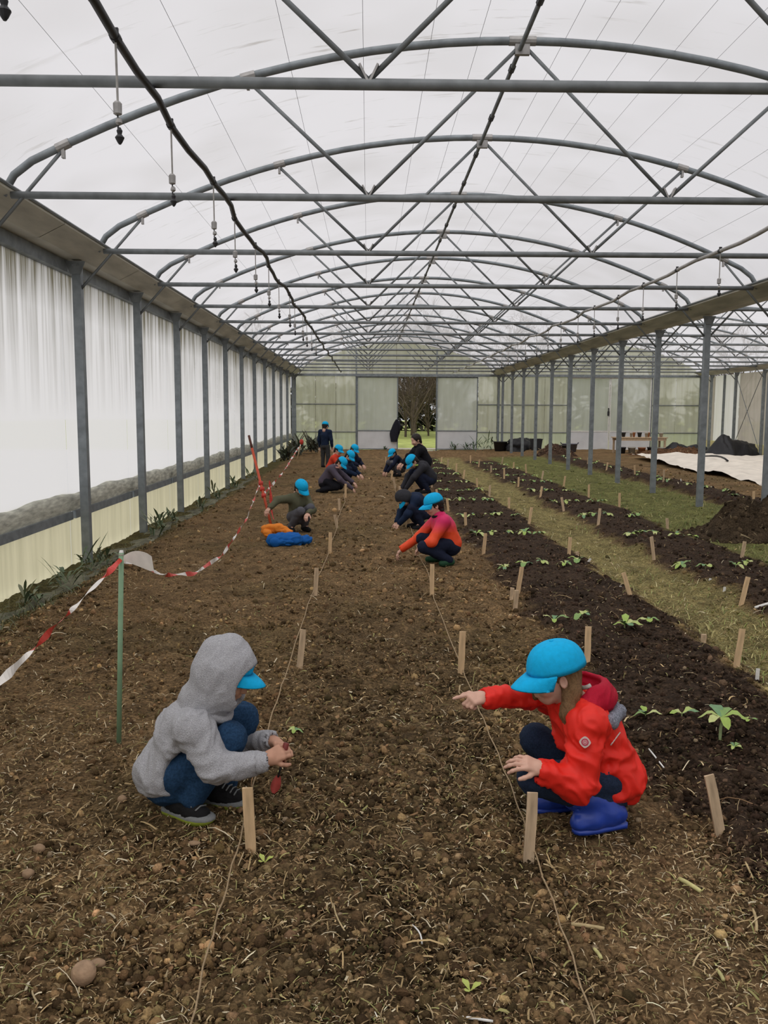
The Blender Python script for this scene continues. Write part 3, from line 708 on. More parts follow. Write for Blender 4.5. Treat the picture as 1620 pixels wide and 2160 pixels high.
for q in range(5):
    p, st = plant_parts(q+40, .11); far_me.append(colmesh(p+[st], 'seedling'))
def seedling(x, y, lab, group, s=None, seed=0, upright=False):
    loc = (x, y, gh(x, y))
    if s is None:
        o = link('leafy_seedling', far_me[seed % 5], label=lab, cat='seedling', group=group); o.location = loc; o.rotation_euler[2] = seed*1.7; o.scale = [random.uniform(.8, 1.25)]*3; return o
    o = empty('leafy_seedling', loc, seed*.9, label=lab, cat='seedling', group=group); p, st = plant_parts(seed, s)
    if upright:
        st0 = MB().tube([(0, 0, -.02), (.005, .0, s*.5), (0, .01, s*.95)], s*.06, 6, False); st = (st0.v, st0.f, (.33, .42, .2)); p = [([q+V(0, 0, s*.7) for q in v], f, c) for v, f, c in p]
    link('stem', colmesh([st], 'stem'), o)
    for q in p: link('leaf', colmesh([q], 'leaf'), o)
    return o
near = [((1362, 1524), .075, 'small pale green seedling just behind the red hood'), ((1438, 1528), .10, 'bright green seedling with a broad flat leaf, second from the red jacket'),
        ((1518, 1572), .125, 'tall upright seedling with broad pale leaves in the near dark bed'), ((1548, 1592), .05, 'tiny seedling with one curved leaf at the foot of the tall seedling'), ((1580, 1535), .06, 'small wilted seedling just beyond the tall upright seedling'),
        ((1168, 1312), .11, 'broad pale seedling just beyond the blue cap, first of its row'), ((1228, 1308), .10, 'upright green seedling beside the stake beyond the blue cap'), ((1318, 1330), .13, 'bright green seedling with wide flat leaves, third in the row beyond the cap'), ((1366, 1318), .10, 'small green seedling at the path end of the row beyond the cap'),
        ((622, 1530), .055, 'yellowish young plant in the soil by the hands of the hooded person')]
for i, ((px, py), s, lab) in enumerate(near):
    p = gp(px, py, .03); seedling(p[0], p[1], lab, None, s, i+3, i == 2)
def row(y, x0, x1, n, where, idx):
    for i in range(n):
        x = x0+(x1-x0)*(i+.5)/n+random.uniform(-.05, .05)
        seedling(x, y+random.uniform(-.12, .12), 'leafy green seedling, %s across in the %s planting row of the %s' % (ORD[i+1], ORD[idx], where), 'seedlings in the '+where, None, int(idx*7+i*3))
for j, Y in enumerate([9.1, 11.4, 13.6, 15.8, 17.9, 20.2, 22.5, 24.8, 27.2, 29.4]): row(Y, 1.38, 2.42, 5, 'near dark bed', j+3)
for j, Y in enumerate([9.0, 11.3, 13.5, 15.7, 17.9, 20.2, 22.5, 24.8, 27.2]): row(Y, 3.3, 4.45, 5, 'farther dark bed', j+1)
for j in range(22):
    seedling(6.9+random.uniform(-.22, .22), 14.6+j*.75, 'leafy green seedling in the planted row beyond the posts, %s from its near end' % (ORD[j+1] if j < 20 else ('twenty-first', 'twenty-second')[j-20]), 'seedlings beyond the posts', None, j)
row(7.75, 3.6, 4.4, 2, 'farther dark bed', 10)

# ------------------------------------------------------------------ barrier tape, green pole, red marker poles
pb = gp(248, 1560); pt = at(256, 1166, 4.28)
o = empty('green_garden_pole', (pb[0], pb[1], gh(pb[0], pb[1])), label='thin green garden pole holding up the red and white tape', cat='pole')
d = pt-V(pb[0], pb[1], gh(pb[0], pb[1]))
MB().tube([(0, 0, -.15), tuple(d)], .0125, 10).build('shaft', GREENP, o, True)
MB().tube([tuple(d-unit(d)*.012), tuple(d+unit(d)*.012)], [.0135, .009], 10).build('pole_cap', WHITEP, o, True)
def tape(pts, w, label, seg=90, turns=3.0, period=.30, flat=0.0, name='barrier_tape', group=None):
    P = np.array(pts, float); t = np.concatenate([[0], np.cumsum(np.linalg.norm(np.diff(P, axis=0), axis=1))]); T = np.linspace(0, t[-1], seg+1)
    # smooth the polyline
    C = np.stack([np.interp(T, t, P[:, i]) for i in range(3)], -1)
    for _ in range(4): C[1:-1] = (C[:-2]+2*C[1:-1]+C[2:])/4
    mb = MB(); vs = []; 
    for i in range(seg+1):
        dd = unit(C[min(i+1, seg)]-C[max(i-1, 0)]); s = unit(np.cross(dd, (0, 0, 1))); u = np.cross(s, dd); a = turns*2*math.pi*i/seg + 1.1*math.sin(i*.37) + 1.2
        q = s*math.cos(a)+u*math.sin(a); ww = w*(1-.45*abs(math.sin(i*.21+turns)))
        vs += [C[i]-q*ww/2, C[i]+q*ww/2]
    for i in range(seg):
        mb.cur = 1 if period > 5 else int(T[i]/period) % 2
        mb.add([vs[2*i], vs[2*i+1], vs[2*i+3], vs[2*i+2]], [(0, 1, 2, 3)])
    return mb.build(name, [WHITET, REDT], None, False, label=label, cat='tape', group=group)
knot = pt+V(0, 0, -.03)
E1 = at(547, 1022, 13.15); E2 = at(634, 938, 28.0)
tape([at(-60, 1485, 2.75), at(0, 1440, 2.9), at(130, 1308, 3.5), knot], .034, 'red and white barrier tape pulled tight from the green pole towards the camera', 60, 1.2, .42)
tape([knot, at(300, 1197, 4.75), at(350, 1213, 5.5), at(410, 1210, 6.6), at(470, 1170, 8.2), at(520, 1095, 10.6), E1], .042, 'red and white barrier tape sagging from the green pole to the leaning red pole', 120, 3.2, .40)
tape([E1, at(556, 1042, 14.3), at(575, 1022, 16.5), at(600, 992, 20), at(622, 956, 25), E2], .06, 'red and white barrier tape sagging from the leaning red pole to the far corner', 90, 2.0, .55)
mb = MB(); e0 = knot; e1 = at(322, 1190, 4.15); s = unit(np.cross(e1-e0, (0, 1, .2)))
vs = []
for i in range(9):
    t = i/8; w = .016+.075*math.sin(min(1, t*1.25)*math.pi/2)*(1 if t < .9 else .8); c = e0+(e1-e0)*t+V(0, -.01*math.sin(t*3), .015*math.sin(t*3.1))
    vs += [c-s*w/2, c+s*w/2+V(0, .012, 0)]
mb.add(vs, [(2*i, 2*i+1, 2*i+3, 2*i+2) for i in range(8)]).build('tape_end', [WHITET], None, True, label='loose white end of tape fluttering at the green pole', cat='tape')
# leaning red marker pole
b = gp(574, 1118); t = at(525, 919, 12.9); b[2] = gh(b[0], b[1])
o = empty('marker_pole', tuple(b), label='leaning red marker pole with a dark tip along the tape', cat='pole'); d = t-b
REDP = plain('red_paint', (.50, .075, .03), .5, 0, .15)
MB().tube([tuple(-d*.08), tuple(d*.86)], .02, 8).build('shaft', REDP, o, True); MB().tube([tuple(d*.86), tuple(d)], .019, 8).build('dark_tip', plain('dark_red_brown', (.09, .03, .02), .6), o, True)
mb = MB()
for q in (.35, .42, .48): mb.tube([tuple(d*q+V(0, 0, -.03)), tuple(d*q+V(0, 0, .03))], .034, 8)
mb.build('tape_wrap', REDT, o, True)
for (x0, y0, x1, y1, w) in ((565, 1050, 572, 1118, .05), (560, 1040, 556, 1075, .04)):
    pass
b = gp(626, 972); t = at(636, 930, b[1]); b[2] = gh(b[0], b[1]); o = empty('marker_pole', tuple(b), label='short pole with knotted red tape at the far corner by the film wall', cat='pole'); d = t-b
MB().tube([tuple(-d*.1), tuple(d)], .02, 8).build('shaft', WOOD2, o, True); MB().lathe([(.03, -.12), (.07, -.05), (.06, .02), (.02, .06)], tuple(d), 8).build('tape_knot', REDT, o)
b = gp(572, 1095); b[2] = gh(b[0], b[1])
tape([b+V(-.02, 0, .62), b+V(.0, -.02, .4), b+V(.01, -.05, .15), b+V(.05, -.1, .02)], .05, 'red tape end hanging from the leaning red pole', 24, .8, 9, name='tape_end')

# ------------------------------------------------------------------ stones, stems, sticks
def blob(name, c, r, mat, label, cat, seed=0, amp=.12, parent=None):
    u = []; n, m = 14, 9
    for i in range(1, m):
        for j in range(n): th = math.pi*i/m; ph = 2*math.pi*j/n; u.append((math.sin(th)*math.cos(ph), math.sin(th)*math.sin(ph), math.cos(th)))
    u = np.array([(0, 0, 1)]+u+[(0, 0, -1)]); k = 1+amp*vnoise(u, .7, seed)+amp*.4*vnoise(u, .3, seed+1)
    v = u*k[:, None]*np.array(r); mb = MB(); f = [(0, 1+j, 1+(j+1) % n) for j in range(n)]
    for i in range(m-2): f += [(1+i*n+j, 1+(i+1)*n+j, 1+(i+1)*n+(j+1) % n, 1+i*n+(j+1) % n) for j in range(n)]
    L = len(u)-1; f += [(L, 1+(m-2)*n+(j+1) % n, 1+(m-2)*n+j) for j in range(n)]
    o = mb.add(v, f).build(name, mat, parent, True, label=label, cat=cat); o.location = c; return o
STONE = plain('tan_stone', (.36, .24, .15), .8, 0, .22, 40, .3, 90); STONE2 = plain('pale_clay_stone', (.30, .20, .12), .85, 0, .2, 40, .3, 90)
def on(px, py, dz): p = gp(px, py); return (p[0], p[1], gh(p[0], p[1])+dz)
blob('round_stone', on(177, 2068, .024), (.037, .036, .036), STONE, 'round tan stone lying alone on the soil near the camera', 'stone', 1, .06)
blob('stone', on(205, 2036, .008), (.028, .018, .013), STONE2, 'flat pale stone just behind the round tan stone', 'stone', 2)
blob('stone', on(60, 1845, .012), (.022, .02, .018), STONE2, 'small tan stone in the soil between tape and round stone', 'stone', 3)
blob('stone', on(82, 1795, .012), (.024, .018, .018), STONE2, 'long pale stone a little beyond the small tan stone', 'stone', 5)
blob('stone', on(258, 1697, .012), (.02, .018, .016), STONE2, 'pinkish clod of clay left of the dark shoe', 'stone', 7)
blob('stone', on(408, 1645+140, .01), (.028, .012, .010), STONE2, 'pale chip of clay before the dark shoe', 'stone', 8)
STEMG = plain('yellow_green_stem', (.50, .46, .20), .6, 0, .25, 30); STEMD = plain('dry_stem', (.44, .34, .18), .8, 0, .25, 30)
def stem(px0, py0, px1, py1, r, mat, label, bend=.002, name='cut_stem', cat='stem', z0=.012, z1=.012):
    a = V(*on(px0, py0, z0)); b = V(*on(px1, py1, z1)); pts = []
    for t in np.linspace(0, 1, 6): p = a+(b-a)*t + V(bend*math.sin(t*3.1), 0, abs(bend)*.6*math.sin(t*3.1)); pts.append(p)
    MB().tube(pts, [r*.85, r, r, r*.95, r, r*.9], 7).build(name, mat, None, True, label=label, cat=cat)
stem(1432, 1858, 1478, 1884, .0085, STEMG, 'thick yellow green cut stem lying below the tilted stake')
stem(1205, 1950, 1275, 1962, .007, STEMD, 'dry stem with a yellow end lying by the string')
stem(1253, 2008, 1268, 2030, .006, STEMG, 'short yellow stem piece beyond the string near the camera')
stem(1512, 2048, 1526, 2070, .006, STEMG, 'short yellow stem piece on the trodden soil away from the string')
stem(1368, 1598, 1400, 1632, .004, WHITEP, 'thin white stick lying behind the red jacket', .0, 'thin_stick', 'stick')
stem(1572, 1822, 1588, 1856, .004, STEMD, 'pale thin stick beyond the foot of the tilted stake', .0, 'thin_stick', 'stick')
stem(1588, 1918, 1596, 1965, .005, STEMD, 'brown twig near the dark bed at the frame edge', .004, 'thin_stick', 'stick')
stem(704, 1920, 735, 1990, .0028, STEMD, 'long curved dry stalk on the dark soil between the strings', -.012, 'dry_stalk', 'stalk')
stem(870, 1960, 890, 1997, .0028, WHITEP, 'small white bent stalk on the soil midway between the strings', .008, 'dry_stalk', 'stalk')
stem(975, 2150, 1040, 2156, .004, WHITEP, 'pale flat strip of stalk at the near edge of the soil', .0, 'dry_stalk', 'stalk')
stem(1592, 1292, 1640, 1288, .012, WHITEP, 'white plastic strip lying across the farther dark bed', .0, 'plastic_strip', 'strip', .03, .03)
for (px, py, lab) in ((558, 1822, 'tiny yellow green leaf sprout by the foot of the near stake'), (992, 2088, 'tiny bright green sprout near the camera between the strings')):
    p = gp(px, py); o = link('tiny_sprout', colmesh([leaf_geo(.035, .02, .5, a, V(0, 0, .005), 1.1)+((.42, .48, .12),) for a in (.3, 2.2, 4.2)], 'tiny_sprout'), label=lab, cat='sprout'); o.location = (p[0], p[1], gh(p[0], p[1]))

# ------------------------------------------------------------------ soil pile and compost
def mound(name, cx, cy, rx, ry, h, col, label, seed, nx=46, cat='pile', mat=None):
    g = np.linspace(-1, 1, nx); X, Y = np.meshgrid(g, g); x = X.ravel(); y = Y.ravel(); r = np.sqrt(x*x+y*y)
    n = vnoise2(x*rx, y*ry, .5*h/.3, seed)*.35+vnoise2(x*rx, y*ry, .16, seed+1)*.26+vnoise2(x*rx, y*ry, .07, seed+2)*.2
    z = h*np.clip(np.cos(np.clip(r+.18*vnoise2(x, y, .5, seed+5), 0, 1)*math.pi)*.5+.5, 0, 1)*(1+n) + .04*n*(r < 1)
    base = height(cx+x*rx, cy+y*ry); z = base + np.where(z > .012, z, -.05)
    i = (np.arange(nx-1)[:, None]*nx+np.arange(nx-1)[None]).ravel()
    c = np.array(col)[None]*np.exp(.5*vnoise2(x*rx, y*ry, .08, seed+3))[:, None]
    me = mesh_np(np.stack([cx+x*rx, cy+y*ry, z], -1), np.stack([i, i+1, i+1+nx, i+nx], -1), name, c, mat is None, [mat or SOIL])
    o = link(name, me, label=label, cat=cat)
    if mat is None:
        m = int(rx*520); a = rng.uniform(0, 6.283, m); q = np.sqrt(rng.uniform(0, .9, m)); k = (np.clip((q*np.sin(a)+1)/2*(nx-1), 0, nx-1).astype(int))*nx+np.clip((q*np.cos(a)+1)/2*(nx-1), 0, nx-1).astype(int)
        p = np.stack([cx+x*rx, cy+y*ry, z], -1)[k]; rr = .016*np.exp(.5*rng.normal(size=m)); cc = np.array(col)[None]*np.exp(.5*rng.normal(size=m))[:, None]; pl = rng.uniform(0, 1, m) < .12; cc[pl] = (.34, .27, .16)
        sc = rr[:, None]*rng.uniform(.5, 1.4, (m, 3)); sc[pl] *= np.array([3.2, .35, .35]); scatter('loose_clods', ICO_V, ICO_F, p, rand_rot(m), sc, np.clip(cc, .003, 1), CLOD, False, o)
    return o
mound('soil_pile', 5.35, 11.7, 1.3, .9, .40, (.060, .042, .025), 'heap of dark soil and roots beside the near middle posts', 3)
mound('compost_pile', 7.15, 32.6, .85, .7, .42, (.075, .045, .03), 'heap of brown compost by the tubs at the end wall', 9, 30)
mound('earth_bank', 12.3, 33.6, 2.3, .8, .30, (.14, .075, .04), 'low bank of reddish earth behind the white fleece', 13, 36)

# ------------------------------------------------------------------ white fleece
nx, ny = 60, 110; xs = np.linspace(8.95, 14.75, nx); ys = np.linspace(15.5, 31.2, ny); X, Y = np.meshgrid(xs, ys); x = X.ravel(); y = Y.ravel()
x = x+ (x < 9.6)*.0 + np.clip((y-24)/7, 0, 1)*np.clip(1-(x-8.95)/3, 0, 1)*.6 + .10*vnoise2(y, x*0, 1.2, 70)*np.clip(1-(x-8.95), 0, 1)
q = vnoise2(x*1.3, y*.8, .55, 71); z = height(x, y)+.11+.08*vnoise2(x, y, 1.5, 72)+.06*(1-np.abs(q))+.03*vnoise2(x, y, .28, 73)
z -= .07*np.clip(1-(x-8.95)/.25, 0, 1)
i = (np.arange(ny-1)[:, None]*nx+np.arange(nx-1)[None]).ravel()
link('white_fleece', mesh_np(np.stack([x, y, z], -1), np.stack([i, i+1, i+1+nx, i+nx], -1), 'fleece', None, True, [FLEECE]), label='large white fleece sheet spread over the soil of the neighbouring bay', cat='fleece')
stem(1487, 978, 1534, 992, .03, BLACKS, 'black stick lying on the white fleece', .1, 'black_stick', 'stick', .22, .22)

# ------------------------------------------------------------------ things by the end wall
def crumple(name, c, r, mat, label, cat, seed, amp=.35, parent=None):
    n, m = 36, 20; u = []
    for i in range(m+1):
        for j in range(n): th = math.pi*i/m; ph = 2*math.pi*j/n; u.append((math.sin(th)*math.cos(ph), math.sin(th)*math.sin(ph), math.cos(th)))
    u = np.array(u); k = 1+amp*vnoise(u, .8, seed)+amp*.5*vnoise(u, .35, seed+1)+amp*.25*(1-2*np.abs(vnoise(u, .22, seed+2)))
    v = u*k[:, None]*np.array(r); v[:, 2] = np.maximum(v[:, 2], -r[2]*.45)
    f = np.array([(i*n+j, i*n+(j+1) % n, (i+1)*n+(j+1) % n, (i+1)*n+j) for i in range(m) for j in range(n)])[:, ::-1]
    o = link(name, mesh_np(v, f, name, None, True, [mat]), parent, label=label, cat=cat); o.location = (c[0], c[1], c[2]+r[2]*.45); return o
def tub(c, r, h, mat, label):
    o = empty('garden_tub', c, label=label, cat='tub')
    MB().lathe([(r*.8, 0), (r, h), (r*1.05, h), (r*1.05, h-.02), (r*.93, h-.02), (r*.75, .03)], n=20).build('tub_body', mat, o, True)
    for s in (-1, 1): MB().tube([(s*r*1.02, -.07, h-.02), (s*r*1.14, -.05, h+.05), (s*r*1.14, .05, h+.05), (s*r*1.02, .07, h-.02)], .012, 6).build('handle', mat, o, True)
GREYP = plain('grey_plastic', (.14, .145, .19), .5); WALLD = BLACKP
def fl(x, y): return (x, y, gh(x, y))
tub(fl(5.62, 36.6), .30, .40, BLACKP, 'black plastic garden tub at the end wall by the middle posts')
crumple('rubbish_bag', fl(6.28, 36.3), (.42, .36, .42), BLACKS, 'full black plastic bag between the tub and the bin', 'bag', 21)
crumple('rubbish_bag', fl(6.72, 36.9), (.30, .3, .30), BLACKS, 'smaller black plastic bag behind the bin', 'bag', 25)
o = empty('square_bin', fl(6.95, 35.6), label='black square bin standing between bag and compost heap', cat='bin')
mb = MB(); b0, b1, h = .17, .22, .48
vs = [(sx*b, sy*b, z) for b, z in ((b0, 0), (b1, h), (b1-.02, h), (b0-.02, .03)) for sx, sy in ((-1, -1), (1, -1), (1, 1), (-1, 1))]
fs = [(k*4+j, k*4+(j+1) % 4, k*4+4+(j+1) % 4, k*4+4+j) for k in range(3) for j in range(4)]+[(3, 2, 1, 0), (12, 13, 14, 15)]
mb.add(vs, fs).build('bin_body', BLACKP, o); MB().box((-.235, -.235, h-.03), (.235, -.215, h)).box((-.235, .215, h-.03), (.235, .235, h)).build('rim', BLACKP, o)
tub(fl(8.5, 36.3), .33, .36, GREYP, 'grey plastic garden tub before the closed doors')
tub(fl(7.75, 34.6), .33, .34, BLACKP, 'black tub of soil behind the compost heap')
# table
o = empty('potting_table', fl(11.1, 35.2), label='long brown potting table cluttered with pots in the neighbouring bay', cat='table')
for i in range(5): MB().box((-1.05, -.4+i*.16, .62), (1.05, -.4+i*.16+.15, .66)).build('plank', WOOD2, o)
for sx in (-.95, .95):
    for sy in (-.33, .33): MB().box((sx-.035, sy-.035, -.05), (sx+.035, sy+.035, .62)).build('leg', WOOD2, o)
for sy in (-.35, .35): MB().box((-1.0, sy-.02, .52), (1.0, sy+.02, .62)).build('apron', WOOD2, o)
POTB = [plain('terracotta_pot', (.35, .15, .07), .8), BLACKP, plain('pale_pot', (.45, .42, .36), .6)]
potlab = ['terracotta plant pot on the potting table', 'black plant pot on the potting table', 'pale plant pot on the potting table']
for i in range(9):
    x = 10.25+i*.21; y = 35.1+.2*math.sin(i*2.3); r = .07+.02*math.sin(i*1.9)
    o = MB().lathe([(r*.7, 0), (r, .15), (r*1.1, .15), (r*1.1, .185), (r*.92, .185), (r*.6, .03)], n=12).build('plant_pot', POTB[i % 3], None, True, label=potlab[i % 3]+', %s along from the middle posts' % ORD[i+1], cat='pot', group='pots on the potting table')
    o.location = (x, y, gh(11.1, 35.2)+.66)
for i in range(5):
    o = MB().lathe([(.12, 0), (.15, .22), (.165, .22), (.165, .26), (.14, .26), (.1, .03)], n=12).build('plant_pot', POTB[(i+1) % 3], None, True, label='%s standing under the table, %s along' % (potlab[(i+1) % 3].split(' on ')[0], ORD[i+1]), cat='pot', group='pots under the potting table')
    o.location = fl(10.35+i*.4, 35.0+.1*math.sin(i*3))
# black sheets
def sheetheap(x0, x1, y, hs, d, label, seed):
    n, m = 50, 14; v = []
    for i in range(n+1):
        t = i/n; x = x0+(x1-x0)*t; h = float(np.interp(t, np.linspace(0, 1, len(hs)), hs))
        for j in range(m+1):
            s = j/m*2-1; zz = h*(1-abs(s)**1.6); v.append((x, y+s*d*(.6+h), zz))
    v = np.array(v); e = vnoise(v, .35, seed)*.07+vnoise(v, .13, seed+1)*.04; v[:, 2] += e*(v[:, 2] > .05)*1.3; v[:, 0] += e; v[:, 2] += height(v[:, 0], v[:, 1])-.01
    i = (np.arange(n)[:, None]*(m+1)+np.arange(m)[None]).ravel()
    link('black_ground_sheet', mesh_np(v, np.stack([i, i+1, i+m+2, i+m+1], -1), 'sheet', None, True, [BLACKS]), label=label, cat='sheet')
sheetheap(11.75, 14.0, 34.9, [.05, .25, .5, .42, .35, .32, .28, .1], .5, 'bunched black ground sheet behind the reddish earth bank', 31)
sheetheap(12.9, 14.8, 32.9, [.1, .4, .75, .85, .7, .6, .5, .4], .6, 'tall heap of black ground sheet beyond the white fleece', 35)
sheetheap(13.6, 14.75, 29.4, [.15, .3, .25, .3, .4, .35], .4, 'low heap of black ground sheet at the outer wall', 38)
# coat on the door
COAT = plain('dark_coat_cloth', (.012, .012, .02), .85, 0, .2, 20)
o = empty('hanging_coat', (1.30, YEND-.2, 1.36), label='dark coat hanging on the edge of the open sliding door', cat='coat')
n, m = 18, 14; v = []
for i in range(m+1):
    t = i/m; w = .05+.17*math.sin(min(1, t*1.5)*math.pi/2)*(1-.55*max(0, t-.6)/.4); cx = -.02-.16*t+.10*max(0, t-.7)
    for j in range(n):
        a = 2*math.pi*j/n; v.append((cx+w*math.cos(a)*(1+.12*math.sin(5*a+t*4)), (.035+.05*t)*math.sin(a), -1.0*t))
f = np.array([(i*n+j, i*n+(j+1) % n, (i+1)*n+(j+1) % n, (i+1)*n+j) for i in range(m) for j in range(n)])
link('coat_body', mesh_np(np.array(v), f, 'coat', None, True, [COAT]), o)
MB().tube([(.05, 0, -.06), (.10, -.02, -.3), (.05, -.03, -.6)], [.05, .05, .035], 8).build('sleeve', COAT, o, True)
MB().tube([(0, .0, .06), (.02, .05, .09), (.0, .1, .02)], .012, 6).build('collar_loop', COAT, o, True)

# plants at the foot of the end wall
r_ = random.Random(5)
def clump(x, y, h, n, cols, label, name='weed_clump', w=.05, cat='weed'):
    parts = []
    for i in range(n):
        a = r_.uniform(0, 6.28); L = h*r_.uniform(.6, 1.1); v, f = leaf_geo(L*.6, w*r_.uniform(.6, 1.3), r_.uniform(.3, 1.2), a, V(r_.uniform(-.5, .5)*h*.6, r_.uniform(-.3, .3)*h*.5, r_.uniform(0, .5)*h), r_.uniform(.6, 2.2), 4); parts.append((v, f, cols[i % len(cols)]))
    o = link(name, colmesh(parts, name), label=label, cat=cat); o.location = (x, y, gh(x, y) if y < YEND else 0); return o
WG = [(.05, .10, .05), (.08, .14, .06), (.04, .08, .045), (.11, .17, .07)]
for i, (px, py, h, lab) in enumerate([(958, 950, .35, 'low green weed clump below the open door leaf nearer the opening'), (985, 950, .42, 'green weed clump below the middle of the open door leaf'), (1005, 952, .62, 'dark green leafy weed clump at the corner of the open door leaf'),
                                       (1028, 950, .7, 'tall spiky green weed clump between open door leaf and black tub'), (812, 948, .18, 'tiny weed tuft at the foot of the door leaf with the coat')]):
    p = gp(px, py); clump(p[0], min(p[1], 38.3), h, 26, WG, lab)
GG = [(.12, .13, .10), (.16, .17, .13), (.08, .10, .07), (.10, .09, .07)]
for x, y, h, lab in ((-2.75, 33.2, .75, 'grey green bush in the far corner beside the film wall'), (-2.2, 34.6, .65, 'grey green bush behind the standing person'), (-2.95, 30.6, .5, 'low grey green bush by the film wall near the far corner')):
    clump(x, y, h, 90, GG, lab, 'corner_bush', .09, 'bush')
for i, (y, h) in enumerate([(7.6, .26), (8.3, .3), (9.3, .30), (9.75, .22), (12.0, .34), (12.6, .28), (13.3, .25), (15.2, .26), (17.2, .3), (19.6, .3), (22, .3)]):
    clump(-3.0+.05*math.sin(i*2), y, h, 24, [(.09, .13, .07), (.13, .17, .09), (.19, .20, .12)], 'tall weed clump at the foot of the film wall, %s from the camera' % ORD[i+1], 'weed_clump', .035)['group'] = 'weeds at the film wall'
# ground sheet along the wall foot
n = 120; ys = np.linspace(5.5, 24, n); v = []
for i, y in enumerate(ys):
    e = .05*math.sin(y*2.3)+.04*math.sin(y*5.1)
    for j, (x, z) in enumerate([(-3.24, .0), (-3.10, .012), (-3.0+e*.5, .03), (-2.93+e, .018), (-2.91+e, -.02)]):
        v.append((x, y, gh(x, y)+z-.01+.02*math.sin(y*7+j*2)*(0 < j < 4)))
i = (np.arange(n-1)[:, None]*5+np.arange(4)[None]).ravel()
link('ground_sheet_strip', mesh_np(np.array(v), np.stack([i, i+1, i+6, i+5], -1), 'strip', None, True, [plain('dirty_ground_sheet', (.13, .125, .085), .9, 0, .6, 6, .4, 30)]), label='strip of dirty ground sheet along the foot of the film wall', cat='sheet')

# ------------------------------------------------------------------ trees outside
BARK = plain('bare_tree_bark', (.13, .10, .075), .9, 0, .3, 4)
def tree_meshes(seed, H):
    r = random.Random(seed); tr = MB(); tw = MB()
    def grow(p, d, L, rad, lev):
        q = p+d*L; (tr if lev < 2 else tw).tube([p, (p+q)/2+V(r.uniform(-1, 1), r.uniform(-1, 1), 0)*L*.06, q], [rad, rad*.85, rad*.65], 5 if lev < 2 else 3, False)
        if lev == 5: return
        for i in range(4 if lev in (1, 2) else 3 if lev else 11):
            b = p+d*L*(r.uniform(.35, 1.0) if lev else r.uniform(.08, 1)); nd = unit(d+V(r.gauss(0, .6), r.gauss(0, .6), r.gauss(.12, .35)))
            grow(b, nd, L*r.uniform(.45, .7), max(rad*.5, .012), lev+1)
    grow(V(0, 0, -.2), V(r.uniform(-.05, .05), 0, 1), H*.42, H*.0085, 0)
    return tr.mesh('trunk', BARK), tw.mesh('twigs', BARK)
TM = [tree_meshes(s, h) for s, h in ((1, 11), (2, 9), (3, 12))]
for i, (x, y) in enumerate([(-9, 62), (-4.5, 70), (-1, 66), (2.6, 60), (4.4, 63), (3.5, 68), (6.2, 66), (1.2, 72), (9.5, 64), (13, 70), (17, 65), (22, 68), (27, 63), (5.2, 75), (2.2, 78), (3.0, 57), (5.0, 58.5), (4.0, 73), (3.2, 64)]):
    o = empty('bare_tree', (x, y, 0), i*1.3, label='bare brown tree on the lawn outside the end wall, %s of the row' % ORD[i+1], cat='tree', group='bare trees outside')
    a, b = TM[i % 3]; link('trunk', a, o); link('twigs', b, o, kind='stuff')
HEDG = [(.055, .06, .035), (.075, .07, .045), (.10, .085, .05), (.05, .06, .03)]
hm = []
for s in range(3):
    parts = []
    for i in range(420):
        a = r_.uniform(0, 6.28); rr = r_.uniform(.2, 1)**.5; z = r_.uniform(0, 1); b = V(2.2*rr*math.cos(a)*(1-.5*z*z), 1.2*rr*math.sin(a)*(1-.5*z*z), 2.9*z)
        v, f = leaf_geo(.6, .45, r_.uniform(-.5, 1), r_.uniform(0, 6.28), b, r_.uniform(-.5, 1), 2); parts.append((v, f, HEDG[i % 4]))
    hm.append(colmesh(parts, 'hedge_bush'))
for i, (x, y, s) in enumerate([(-6.5, 56, 1.0), (-3.6, 55, 1.15), (-1.2, 57, 1.1), (7.4, 56, .8), (10.5, 57, 1.3), (13.2, 56, 1.5), (15.8, 58, 1.0), (19, 57, .9), (22.5, 56, 1.1), (3.0, 82, 1.2), (7, 80, 1.4), (-1, 80, 1.3)]):
    o = link('hedge_bush', hm[i % 3], label='dark dense bush on the lawn outside, %s of the hedge line' % ORD[i+1], cat='bush', group='bushes outside'); o.location = (x, y, 0); o.scale = (s, s, s); o.rotation_euler[2] = .3*math.sin(i*2)
# ------------------------------------------------------------------ people: distance fields meshed with surface nets
def C_(a, b, ra, rb=None, k=.02, cuts=(), sub=False): return ('c', V(*a), V(*b), ra, ra if rb is None else rb, k, cuts, sub)
def E_(c, r, M=None, k=.02, cuts=(), sub=False): return ('e', V(*c), np.array(r, float), np.eye(3) if M is None else M, None, k, cuts, sub)
def field(prims, P):
    D = np.full(len(P), 9.0, np.float32)
    for ty, a, b, c, d, k, cuts, sub in prims:
        if ty == 'c':
            ab = b-a; L = max(float(ab@ab), 1e-9); t = np.clip((P-a)@ab/L, 0, 1).astype(np.float32)
            q = np.linalg.norm(P-a-t[:, None]*ab, axis=1)-(c+t*(d-c))
        else:
            l = (P-a)@c; k0 = np.linalg.norm(l/b, axis=1); k1 = np.linalg.norm(l/(b*b), axis=1); q = k0*(k0-1)/np.maximum(k1, 1e-6)
        for cp, cn in cuts: q = np.maximum(q, (P-cp)@cn)
        if sub:
            q = -q; h = np.clip(.5-.5*(D-q)/k, 0, 1); D = D*(1-h)+q*h+k*h*(1-h)
        else:
            h = np.clip(.5+.5*(q-D)/k, 0, 1); D = q*(1-h)+D*h-k*h*(1-h)
    return D
def bounds(prims):
    lo = np.full(3, 9e9); hi = -lo
    for ty, a, b, c, d, k, cuts, sub in prims:
        if sub: continue
        pts = [(a, c), (b, d)] if ty == 'c' else [(a, max(b))]
        for p, r in pts: lo = np.minimum(lo, p-r); hi = np.maximum(hi, p+r)
    return lo, hi
